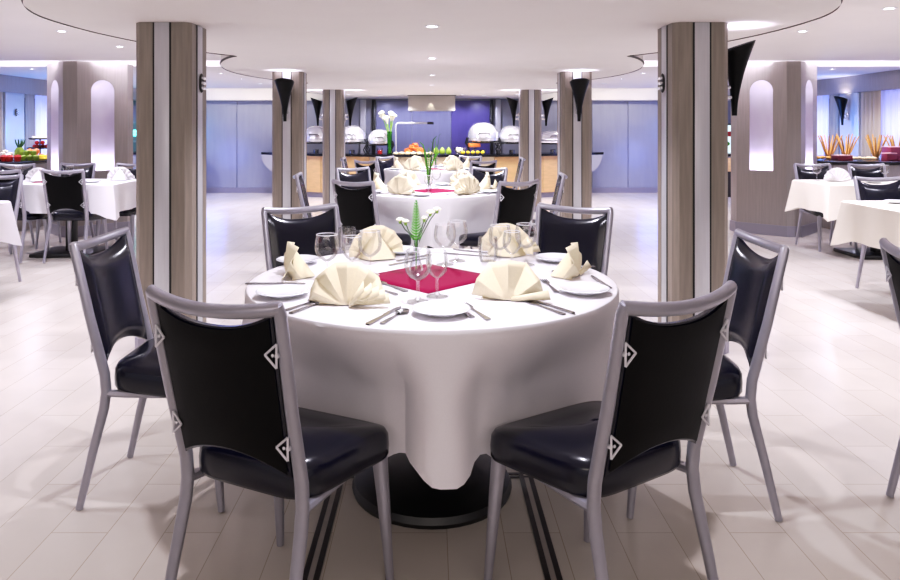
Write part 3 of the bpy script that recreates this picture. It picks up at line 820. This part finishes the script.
plate(441, 315, 'white side plate at the front edge of the near table'); plate(583, 294, 'white side plate by the edge-on napkin, breadstick side of the near table')
plate(283, 297, 'white side plate half behind the near chair back, fruit side of the near table'); plate(556, 262, 'white side plate farther back, before the navy chair front, near table')
plate(402, 254, 'white side plate at the back of the near table behind the flower vase'); plate(298, 264, 'white side plate under the glass cluster, fruit side of the near table')
def glass(pr, px, py, label, grp): p = tp(px, py); pr.put((p.x, p.y, zc), random.random()*6, label, grp)
G = 'stemmed glasses'
glass(WA, 418, 303, 'large wine glass on the magenta cloth, nearest of the near table', G); glass(WB, 437, 298, 'slim wine glass just behind the nearest large wine glass', G)
glass(WA, 445, 266, 'wine glass behind the flower vase, the nearer of the two there', G); glass(WA, 457, 262, 'wine glass behind the flower vase, the farther of the two there', G)
glass(WA, 327, 281, 'wide wine glass between the edge-on napkin and the front fan, fruit side', G); glass(WB, 352, 278, 'slim wine glass in front of the back fan napkin, fruit side', G)
glass(WA, 370, 276, 'wine glass against the back fan napkin near the magenta cloth', G); glass(WA, 500, 268, 'wine glass in front of the back fan napkin, breadstick side', G)
glass(WB, 512, 271, 'slim wine glass close before the smooth fan napkin, breadstick side', G); glass(WA, 526, 266, 'wine glass at the end of the back napkin towards the navy chair', G)
glass(TU, 347, 250, 'water tumbler at the back before the navy chair, fruit side', 'water tumblers'); glass(TU, 488, 262, 'water tumbler among the wine glasses, breadstick side of the near table', 'water tumblers')
# cutlery of the near table
lay(KN, (366, 327), (402, 308), 'table knife at the front between fan napkin and plate, outer of the two')
lay(SP, (377, 328), (411, 309), 'spoon at the front between fan napkin and plate, inner of the two')
lay(FO, (494, 325), (459, 302), 'fork beside the front plate with tines towards the wine glass, outer of the two')
lay(FO, (477, 322), (443, 301), 'fork partly under the front plate, inner of the two')
lay(KN, (574, 315), (528, 300), 'knife beside the smooth fan napkin, near the front edge'); lay(FO, (566, 317), (522, 301), 'fork beside the smooth fan napkin, near the front edge')
lay(KN, (248, 285), (303, 285), 'long knife across the fruit side edge of the near table'); lay(SP, (286, 312), (322, 300), 'spoon handle showing beside the front fan napkin, fruit side')
lay(FO, (293, 314), (330, 301), 'fork half under the front fan napkin, fruit side'); lay(FO, (559, 296), (541, 279), 'fork standing between smooth fan and edge-on napkin')
lay(KN, (546, 298), (530, 284), 'short looking knife between smooth fan and edge-on napkin'); lay(KN, (612, 291), (590, 276), 'knife end showing beyond the breadstick side plate')
lay(KN, (590, 268), (556, 272), 'knife behind the edge-on napkin, breadstick side'); lay(FO, (398, 262), (430, 256), 'fork at the back between vase and fan napkin')
lay(KN, (392, 266), (424, 260), 'knife at the back between vase and fan napkin'); lay(FO, (480, 257), (452, 255), 'fork at the back beside the two wine glasses')
lay(KN, (486, 254), (460, 251), 'knife at the back beyond the two wine glasses'); lay(SP, (396, 296), (370, 287), 'small spoon beside the open pleats and the magenta cloth')
lay(FO, (404, 292), (378, 283), 'fork along the edge of the magenta cloth, fruit side'); lay(SP, (468, 298), (500, 284), 'small spoon near the point of the magenta cloth, breadstick side')
# magenta square
def topper(x, y, z, s, rz, label):
    b = MB(); n = 9
    b.grid(lambda u, w: Vector(((u-.5)*s, (w-.5)*s, .0012+.0016*abs(math.sin(u*9)*math.sin(w*7)))), n, n)
    o = b.build('table_square', M['magenta'], loc=(x, y, z), rz=rz); thick(o, .0012)
    tag(o, label, 'table linen', 'magenta table squares')
topper(-.012, 2.585, ZT+.0006, .365, R(45), 'magenta square of linen laid cornerwise on the near table')
topper(.02, T2.y-.05, ZT+.0006, .36, R(38), 'magenta square of linen on the middle round table')
topper(0, T3.y-.1, ZT+.0006, .36, R(45), 'magenta square of linen on the far round table')
# bud vase with fern and white flowers
def bud_vase(x, y, label, tall=1.0, flowers=True, rz=0):
    t = thing('bud_vase', label, 'vase', (x, y, ZT+.004), rz, 'bud vases')
    MB().lathe([(0, 0), (.022, 0), (.027, .01), (.026, .035), (.014, .07), (.0095, .1), (.011, .13), (.0125, .138)], 20).build('glass_body', M['vase_glass'], t)
    b = MB()
    H = .155*tall; z0 = .125
    b.tube([(0, 0, .03), (0, 0, z0), (.0, 0, z0+H*.5), (.003, 0, z0+H)], [.002, .002, .0017, .0008], 6)
    n = 15
    for k in range(n):
        w = k/(n-1); z = z0+.012+(H-.014)*w; L = .021*(1-w)**.6+.003
        for s in (-1, 1):
            A = Vector((0, 0, z)); Bm = Vector((s*L*.6, -.004, z+L*.35)); E = Vector((s*L, -.002, z+L*.75)); wd = .0028
            v = [b.v(p) for p in (A-Vector((0, 0, wd)), Bm-Vector((0, .002, wd)), E, Bm+Vector((0, .002, wd)), A+Vector((0, 0, wd)))]
            b.f(v)
    thick(b.build('fern_frond', M['leaf'], t, smooth=0), .0008)
    if flowers:
        for fx, fy, fz, r in ((-.058, .0, .205, .012), (-.038, -.008, .2, .010), (.052, 0, .232, .013), (.076, .005, .242, .012), (.03, -.01, .212, .009)):
            st = MB().tube([(0, 0, .1), (fx*.25, fy*.3, .15), (fx*.7, fy, fz-.03), (fx, fy, fz)], .0018, 6).build('flower_stem', M['stem'], t)
            b = MB()
            b.lathe([(.002, -.010), (.005, -.007), (.0065, 0), (.004, .003)], 10, c=(fx, fy, fz))
            b.build('calyx', M['leaf_pale'], st)
            b = MB()
            for k in range(16):
                a = k*2.4; q = .35+.65*(k/16)
                b.ball((fx+r*q*math.cos(a)*1.05, fy+r*q*math.sin(a)*1.05, fz+.005+.008*(1-q)), r*.5, (1, 1, .8), 1, .0008)
            b.build('blossom', M['petal'], st, smooth=0)
    else:
        for k in range(4):
            a = k*1.7+.4; L = .3+.05*k
            MB().tube([(0, 0, .05), (.02*math.cos(a), .02*math.sin(a), .2), (.06*math.cos(a), .04*math.sin(a), L), (.1*math.cos(a), .06*math.sin(a), L+.03)], [.006, .007, .005, .002], 6, flat=.4).build('leaf_blade', M['stem'] if k % 2 else M['leaf'], t)
    return t
bud_vase(-.058, 2.57, 'slim bud vase with a green fern and white flowers on the near table')
bud_vase(-.03, 6.2, 'bud vase with tall dark leaf blades on the middle round table', 1.6, False)
bud_vase(.05, 9.7, 'bud vase with dark leaf blades on the far round table', 1.2, False, 1)
# middle and far tables: settings
SET = [((-.27, -.40), 'front, lily side'), ((.30, -.40), 'front, violet panel side'), ((-.50, -.02), 'lily side end'), ((.50, .0), 'violet panel side end'), ((-.24, .37), 'back, lily side'), ((.29, .40), 'back, violet panel side')]
for T, nm, sc in ((T2, 'middle round table', 1.25), (T3, 'far round table', 1.3)):
    for k, ((dx, dy), w) in enumerate(SET):
        p = T+Vector((dx, dy)); rz = face(p, T)
        (NA if k % 2 else NB).put((p.x, p.y, zc), rz, 'cream fan napkin on the %s, %s' % (nm, w), 'fan folded napkins', sc)
        d = (p-T).normalized(); tn = Vector((-d.y, d.x))
        q = T + d*.50 + tn*.24
        PL.put((q.x, q.y, zc), 0, 'white side plate on the %s, %s' % (nm, w), 'white side plates')
        q = T + d*.26 + tn*.14
        (WA if k % 2 else WB).put((q.x, q.y, zc), 0, 'wine glass on the %s, %s' % (nm, w), 'stemmed glasses')
        q = T + d*.52 + tn*.13
        KN.put((q.x, q.y, zc), math.atan2(-d.y, -d.x), 'table knife on the %s, %s' % (nm, w), 'table knives')
        q = T + d*.50 - tn*.16
        FO.put((q.x, q.y, zc), math.atan2(-d.y, -d.x), 'table fork on the %s, %s' % (nm, w), 'table forks')

# ------------------------------------------------------------------ square tables at the sides
def rect_table(x0, x1, y0, y1, nm, m, seed=1):
    cx_, cy_ = (x0+x1)/2, (y0+y1)/2; wx, wy = (x1-x0)/2, (y1-y0)/2
    t = thing('square_table', 'rectangular pedestal table with black base plate, '+nm, 'table', (cx_, cy_, 0), group='side dining tables')
    MB().box((0, 0, .735), (2*wx-.02, 2*wy-.02, .028), bevel=.005).build('tabletop', M['dark_wood'], t)
    MB().box((0, 0, .37), (.09, .09, .7), bevel=.01).build('column', M['black_metal'], t)
    MB().box((0, 0, .02), (min(.62, 2*wx-.3), .5, .04), bevel=.012).build('base', M['black_metal'], t)
    b = MB(); per = []
    n = 22; rc_ = .012
    def side(ax, ay, bx, by, nx, ny):
        for i in range(n):
            u = i/n; per.append((ax+(bx-ax)*u, ay+(by-ay)*u, nx, ny, u))
    side(-wx, -wy, wx, -wy, 0, -1); side(wx, -wy, wx, wy, 1, 0); side(wx, wy, -wx, wy, 0, 1); side(-wx, wy, -wx, -wy, -1, 0)
    rings = []
    for tt in (0, .03, .15, .3, .45, .6, .75, .9, 1):
        ring = []
        for px_, py_, nx, ny, u in per:
            e = max(0, 1-min(u, 1-u)/.16)              # 1 at the corners
            if u == 0:
                pn = {(0, -1): (-1, -1), (1, 0): (1, -1), (0, 1): (1, 1), (-1, 0): (-1, 1)}[nx, ny]; nx, ny = pn[0]*.8, pn[1]*.8
            else:
                tx, ty = (1, 0) if nx == 0 else (0, 1)
                sgn = (px_ > 0)-(px_ < 0) if nx == 0 else (py_ > 0)-(py_ < 0)
                nx, ny = nx+tx*sgn*e*.15, ny+ty*sgn*e*.15
            out = (.012 + .06*tt*e**2 + .012*tt*math.sin(u*14+seed)) if tt > 0 else 0
            drop = .29*tt*(1+.22*e**1.5)
            ring.append(b.v((px_+nx*out, py_+ny*out, -drop)))
        rings.append(ring)
    for A, B in zip(rings, rings[1:]):
        for i in range(len(per)): b.f((A[i], A[(i+1) % len(per)], B[(i+1) % len(per)], B[i]))
    b.f(rings[0])
    tag(b.build('tablecloth', m, loc=(cx_, cy_, ZT), smooth=35), 'cloth over the side table, '+nm, 'tablecloth', 'side tablecloths')
rect_table(-4.35, -3.16, 6.98, 7.72, 'by the fruit side niche column', M['cloth'])
rect_table(-4.5, -3.22, 4.55, 5.36, 'nearer and at the edge of view, fruit side', M['cloth'])
rect_table(3.9, 5.25, 6.9, 7.6, 'by the breadstick side niche column', M['cloth_cream'])
rect_table(3.13, 4.5, 4.6, 5.36, 'nearer and at the edge of view, breadstick side', M['cloth_cream'])
for bx, by, tx, ty, lb in (
    (-3.56, 6.80, -3.56, 8, 'dining chair seen from behind before the fruit side white table'),
    (-4.17, 6.80, -4.17, 8, 'second dining chair seen from behind at the fruit side white table'),
    (-4.07, 8.10, -4.07, 6, 'dining chair behind the white side table, directly before the lit niche, fruit side'),
    (-3.40, 8.05, -3.40, 6, 'dining chair behind the white side table, half hidden by the near striped column'),
    (-4.68, 7.95, -4.6, 6, 'dining chair behind the white side table, below the fruit buffet'),
    (-3.70, 6.02, -3.7, 4, 'dining chair at the edge of view facing the viewer, at the nearer fruit side table'),
    (4.29, 7.95, 4.29, 6, 'dining chair behind the ivory side table beside the niche column, breadstick side'),
    (4.90, 7.95, 4.90, 6, 'dining chair behind the ivory side table, farther from the niche column'),
    (3.66, 5.77, 3.66, 4, 'dining chair facing the viewer behind the nearer ivory table, breadstick side'),
    (1.595, 2.30, 3.2, 2.24, 'dining chair cut by the edge of view, turned away from the near table')):
    chair_at(bx, by, tx, ty, lb)
# settings on the side tables
for x, y, rz, lb in ((-3.32, 7.5, .3, 'white fan napkin on the side table half hidden by the near striped column'), (-4.1, 7.35, .2, 'white fan napkin between two chair backs on the fruit side table'),
                     (4.2, 7.3, 2.9, 'white fan napkin on the ivory table by the niche column'), (5.0, 7.3, .3, 'white fan napkin on the ivory table farther from the niche column')):
    NW.put((x, y, zc), rz, lb, 'fan folded napkins', 1.15)
NW.put((3.62, 5.05, zc), R(200), 'white fan napkin at the edge of view on the nearer ivory table', 'fan folded napkins', 1.5)
for x, y, lb in ((-3.75, 7.3, 'wine glass on the fruit side table beside the lit niche'), (-4.25, 7.25, 'wine glass between the chair backs on the fruit side table'),
                 (4.05, 7.42, 'wine glass on the ivory table before the chair beside the niche column'), (4.75, 7.4, 'wine glass on the ivory table between its two chairs')):
    WA.put((x, y, zc), 0, lb, 'stemmed glasses')
for x, y, lb in ((-3.45, 7.15, 'white side plate on the fruit side table'), (4.45, 7.1, 'white side plate on the ivory table by the niche column'), (3.4, 5.15, 'white side plate on the nearer ivory table')):
    PL.put((x, y, zc), 0, lb, 'white side plates')
topper(-3.95, 7.3, ZT+.0006, .3, R(20), 'magenta square of linen on the fruit side table')

# ------------------------------------------------------------------ sideboards with food
def sideboard(x, y, w, d, lb):
    t = thing('sideboard', lb, 'sideboard', (x, y, 0), group='food sideboards')
    MB().box((0, 0, .42), (w, d, .84), bevel=.01).build('carcass', M['wood_light'], t)
    MB().box((0, 0, .86), (w+.06, d+.06, .04), bevel=.008).build('worktop', M['black_top'], t)
sideboard(-5.85, 10.05, 1.25, 2.3, 'taupe sideboard carrying the fruit display'); sideboard(5.77, 10.2, 1.24, 2.3, 'taupe sideboard carrying the breadsticks')
SZ = .881
def side_at(px, Y): return Vector(((px-CX)*Y/FPX, Y, SZ))
# fruit side
t = thing('tiered_stand', 'tiered serving stand of cut fruit and red tomatoes at the end of the fruit display', 'stand', side_at(40, 9.9))
for k, (z, r) in enumerate(((.0, .17), (.13, .15), (.26, .13))):
    MB().lathe([(0, z+.008), (r, z+.012), (r+.02, z+.03), (r+.015, z+.032), (r-.005, z+.018), (0, z+.016)], 24).build('tray', M['black_top'] if k else M['china'], t)
MB().tube([(0, 0, .0), (0, 0, .3)], .012).build('post', M['steel'], t)
TS = side_at(40, 9.9)
tom = lambda: MB().ball((0, 0, .03), .032, (1, 1, .9), 2)
pieces(7, 'tomato', M['red'], 'red tomato on the upper tray of the tiered stand', 'tomato', 'tomatoes on the tiered stand', lambda k: (TS+Vector((.08*math.cos(k*.9)+.03, .08*math.sin(k*.9)-.02, .148 if k < 5 else .2)), k), tom)
dk = lambda: MB().ball((0, 0, .02), .024, (1.2, 1, .9), 1)
pieces(8, 'plum', M['maroon'], 'dark plum on the lower tray of the tiered stand', 'fruit', 'plums on the tiered stand', lambda k: (TS+Vector((.11*math.cos(k*.78), .11*math.sin(k*.78), .02)), k), dk)
pieces(6, 'cheese_piece', M['cheese'], 'pale cheese piece on the top tray of the tiered stand', 'cheese', 'cheese on the tiered stand', lambda k: (TS+Vector((.07*math.cos(k*1.05), .07*math.sin(k*1.05), .278)), k), lambda: MB().box((0, 0, .02), (.07, .045, .035), bevel=.006))
# pineapple lying with its crown up
pc = side_at(19.5, 9.5)
t = thing('pineapple', 'pineapple with dark green crown standing in the fruit display', 'pineapple', pc)
MB().lathe([(0, 0), (.05, .005), (.065, .06), (.06, .13), (.035, .17), (0, .175)], 16).build('fruit_body', M['lime'], t)
for k in range(12):
    a = k*2.4; r = .02+.002*k; L = .12-.004*k
    MB().tube([(r*.4*math.cos(a), r*.4*math.sin(a), .165), (r*math.cos(a)*1.4, r*math.sin(a)*1.4, .165+L*.6), (r*2*math.cos(a), r*2*math.sin(a), .165+L+.004*k)], [.01, .008, .001], 5, flat=.4).build('crown_leaf', M['stem'], t)
def banana():
    b = MB(); b.tube([(-.08, 0, .03), (-.05, .0, .019), (0, 0, .016), (.05, 0, .022), (.085, 0, .045)], [.006, .016, .018, .016, .005], 8); return b
pieces(6, 'banana', M['yellow'], 'yellow banana in the bunch at the foot of the tiered stand', 'banana', 'bananas on the sideboard', lambda k: (side_at(38+(k % 3)*3.2, 9.55+.05*(k//3))+Vector((0, 0, .026*(k//3))), R(20+k*9)), banana)
orange_ = lambda: MB().ball((0, 0, .04), .042, sub=2)
pieces(5, 'orange', M['orange'], 'orange piled beside the bananas on the sideboard', 'orange', 'oranges on the sideboard', lambda k: (side_at(27+k*3.1, 9.62)+Vector((0, .0 if k % 2 else .06, .072*(k % 2))), k), orange_)
pieces(8, 'apple', M['lime'], 'green apple heaped beside the pineapple', 'apple', 'apples on the sideboard', lambda k: (side_at(23.5+(k % 3)*6.3 if k < 6 else 27+(k-6)*6.3, 9.38+.095*((k//3) % 2) if k < 6 else 9.43)+Vector((0, 0, .062 if k > 5 else 0)), k), lambda: MB().lathe([(0, .006), (.025, 0), (.042, .03), (.038, .06), (.015, .07), (0, .064)], 14))
t = thing('cheese_platter', 'dark round platter of cream coloured food at the edge of view', 'platter', side_at(5, 9.5))
MB().lathe([(0, .03), (.2, .035), (.23, .055), (.225, .06), (.19, .045), (0, .042)], 28).lathe([(0, 0), (.08, 0), (.07, .03), (0, .03)], 16).build('platter_dish', M['black_top'], t)
pieces(14, 'cream_roll', M['cheese'], 'cream coloured piece on the dark round platter', 'food', 'cream pieces on the dark platter', lambda k: (side_at(5, 9.5)+(Vector((.145*math.cos(k*.785), .145*math.sin(k*.785), .043)) if k < 8 else Vector((.075*math.cos(k*1.257), .075*math.sin(k*1.257), .062)) if k < 13 else Vector((0, 0, .09))), k), lambda: MB().ball((0, 0, .025), .03, (1.4, 1, .8), 1))
pieces(4, 'red_pepper', M['red'], 'red pepper in front of the dark round platter', 'pepper', 'red peppers on the sideboard', lambda k: (side_at(-4+k*6.8, 9.14)+Vector((0, .03*(k % 2), 0)), k), lambda: MB().lathe([(0, .004), (.03, 0), (.042, .03), (.045, .06), (.03, .08), (.01, .075), (0, .09)], 12))
# breadstick bundles
stick = thing('breadstick', 'x', 'breadstick')
SH = MB().tube([(0, 0, 0), (.004, 0, .12), (-.002, .002, .24), (.001, 0, .36)], [.009, .0105, .0105, .007], 7).mesh('breadstick', M['bread'])
bpy.data.objects.remove(stick)
for bi, (px, Y, lb) in enumerate(((829, 9.9, 'next to the niche column'), (846, 9.9, 'against the blue lit pier'), (876, 9.9, 'before the beige drape'), (897, 9.9, 'at the edge of view'))):
    c0 = side_at(px, Y)
    t = thing('stick_holder', 'short glass holder of the breadstick bundle '+lb, 'holder', c0, group='breadstick holders')
    MB().lathe([(0, .002), (.045, .002), (.055, .02), (.06, .09)], 18).build('holder_glass', M['glass'], t)
    for k in range(9):
        o = bpy.data.objects.new('breadstick', SH); C.objects.link(o)
        a = k*2*PI/9+bi; tl = R(17+4*((k*7+bi) % 3))
        o.location = c0+Vector((.012*math.cos(a), .012*math.sin(a), .006)); o.rotation_euler = (0, tl, a)
        o.scale = (1, 1, .92+.04*(k % 3))
        tag(o, 'golden breadstick in the bundle '+lb, 'breadstick', 'breadsticks '+lb)
def card_box(px, Y, w, d, hh, lb, z=0):
    t = thing('food_box', lb, 'box', side_at(px, Y)+Vector((0, 0, z)), group='maroon boxes')
    MB().box((0, 0, hh/2), (w, d, hh), bevel=.006).build('box_body', M['maroon'], t)
    MB().box((0, 0, hh+.006), (w+.006, d+.006, .012), bevel=.004).build('box_lid', M['pink'], t)
card_box(842, 9.45, .2, .16, .06, 'low maroon box under the breadsticks near the niche column'); card_box(889, 9.4, .13, .13, .09, 'small maroon box at the breadstick display, before the taller one')
card_box(895, 9.6, .24, .2, .17, 'taller maroon box at the edge of view on the sideboard')
pieces(5, 'bread_loaf', M['bread'], 'small brown loaf on the sideboard before the breadsticks', 'bread', 'loaves on the sideboard', lambda k: (side_at(817+k*5.5, 9.66+.11*(k % 2)), k*.6), lambda: MB().ball((0, 0, .025), .035, (1.7, 1, .75), 2))
pieces(5, 'pastry', M['pale_bread'], 'pale pastry on the sideboard between the breadstick bundles', 'pastry', 'pastries on the sideboard', lambda k: (side_at(855+k*4.6, 9.62+.1*(k % 2)), k*.7), lambda: MB().ball((0, 0, .02), .032, (1.5, 1, .65), 2))

# ------------------------------------------------------------------ dark floor tracks (inlaid hatch frame under the near table)
b = MB()
for s in (-1, 1):
    for x in (.334, .368): b.box((s*x, 1.95, .002), (.017, 1.42, .004))
for y in (2.655, 2.63): b.box((0, y, .002), (.76, .012, .004))
struct('trim_7', b, M['track'], 0)
b = MB()
for s in (-1, 1): b.box((s*.351, 1.95, .0015), (.016, 1.40, .003))
struct('trim_8', b, M['track_steel'], 0)

# ------------------------------------------------------------------ downlights
def make_down():
    t = thing('ceiling_downlight', 'x', 'ceiling light')
    MB().lathe([(.032, -.001), (.034, -.006), (.044, -.004), (.046, 0), (.032, 0)], 20).build('trim_ring', M['ring'], t)
    MB().lathe([(0, -.002), (.032, -.002)], 16).build('lit_lens', M['lamp'], t)
    return t
dl = Proto(make_down())
n_c = 0
for i, y in enumerate((2.1, 4.23, 6.137, 8.07, 9.9, 11.75, 13.1)):
    dl.put((0, y, HS), 0, 'small round downlight on the centre line of the lowered ceiling', 'downlights on the centre line')
    lamp('down_spot', 'SPOT', (0, y, HS-.02), 68 if i else 40, '#f3f0ff', .03, spot=140, blend=.5)
for x, y in ((.55, 12.55), (.95, 12.9), (1.5, 12.5)):
    for s in (-1, 1):
        dl.put((s*x, y, HS), 0, 'small round downlight in the lowered ceiling just before the buffet counter', 'downlights before the buffet')
        lamp('down_spot', 'SPOT', (s*x, y, HS-.02), 34, '#fbf6ff', .03, spot=120, blend=.5)
for s, lbl in ((-1, 'fruit side'), (1, 'breadstick side')):
    for y in (2.5, 3.65, 4.78, 5.9, 7.0, 10.35, 11.5, 12.7):
        dl.put((s*3.1, y, HC), 0, 'small round downlight in the raised ceiling along the '+lbl, 'downlights along the '+lbl)
        lamp('down_spot', 'SPOT', (s*3.1, y, HC-.02), 60, '#efebff', .035, spot=108, blend=.5)
    for y in (4.0, 6.6, 9.6, 12.0):
        dl.put((s*5.45, y, HC), 0, 'small round downlight in the outer ceiling near the windows, '+lbl, 'outer downlights, '+lbl)
        lamp('down_spot', 'SPOT', (s*5.45, y, HC-.02), 70, '#efebff', .035, spot=150, blend=.5)
    # wall washers in the cornice and blue accent light
    for x in (2.6, 3.2, 3.8, 4.4):
        lamp('wash_spot', 'SPOT', (s*x, YB-.85, 2.10), 7, '#fff6ea', .03, rot=(R(50), 0, 0), spot=115, blend=.6)
    lamp('blue_accent', 'POINT', (s*4.3, YB-.9, .75), 11, '#6a84ff', .35)
    lamp('blue_accent', 'POINT', (s*(XW-.75), 11.0, 1.3), 16, '#3c86ff', .2)
    lamp('cove_glow', 'AREA', (s*4.4, CV0+.12, HC+.06), 15, '#ece6ff', rot=(R(100), 0, 0), size=(4.0, .05))
# up-light from the sconces
for x, y, z, rz in SC:
    ox, oy = -math.sin(rz)*.12, math.cos(rz)*.12
    lamp('sconce_glow', 'SPOT', (x+ox, y+oy, z+.0), 3.2, '#e9e2ff', .03, rot=(PI, 0, 0), spot=140, blend=.6)
lamp('hood_spot', 'SPOT', (-.02, 12.72, HS-.02), 4, '#fff4e2', .01, rot=(R(14), 0, 0), spot=42, blend=.5)
for x in (-.95, -.35, .35, .95):
    lamp('wash_spot', 'SPOT', (x, 13.75, HS-.03), 15, '#dddcff', .04, rot=(R(32), 0, 0), spot=110, blend=.6)  # added washes without fixtures, to brighten the centre wall panels
# added broad soft fill behind the viewer, with no fixture of its own
lamp('room_fill', 'AREA', (0, -1.2, 1.85), 24, '#fff0e6', rot=(R(65), 0, 0), size=(5.0, .8))

# ------------------------------------------------------------------ world, camera, colour
w = bpy.data.worlds.new('world'); bpy.context.scene.world = w; w.use_nodes = True
w.node_tree.nodes['Background'].inputs['Color'].default_value = lin('#cfc9d6'); w.node_tree.nodes['Background'].inputs['Strength'].default_value = .3
cd = bpy.data.cameras.new('camera'); cam = bpy.data.objects.new('camera', cd); C.objects.link(cam)
cam.location = (0, 0, CAMH); cam.rotation_euler = (PI/2, 0, 0)
cd.sensor_width = 36; cd.lens = FPX/900*36; cd.shift_x = (450-CX)/900; cd.shift_y = -(290-CY)/900; cd.clip_start = .05
sc_ = bpy.context.scene; sc_.camera = cam
sc_.view_settings.view_transform = 'Standard'; sc_.view_settings.look = 'None'
sc_.view_settings.exposure = .62; sc_.view_settings.gamma = 1.2
vs = sc_.view_settings; vs.use_curve_mapping = True   # gentle contrast, as in the strongly toned photograph
cu = vs.curve_mapping.curves[3]
for px_, py_ in ((.03, .022), (.25, .32), (.7, .78)): cu.points.new(px_, py_)
vs.curve_mapping.update()
sc_.cycles.max_bounces = 8; sc_.cycles.transparent_max_bounces = 16; sc_.cycles.caustics_reflective = False; sc_.cycles.caustics_refractive = False
sc_.cycles.sample_clamp_indirect = 6
sc_.cycles.use_denoising = True
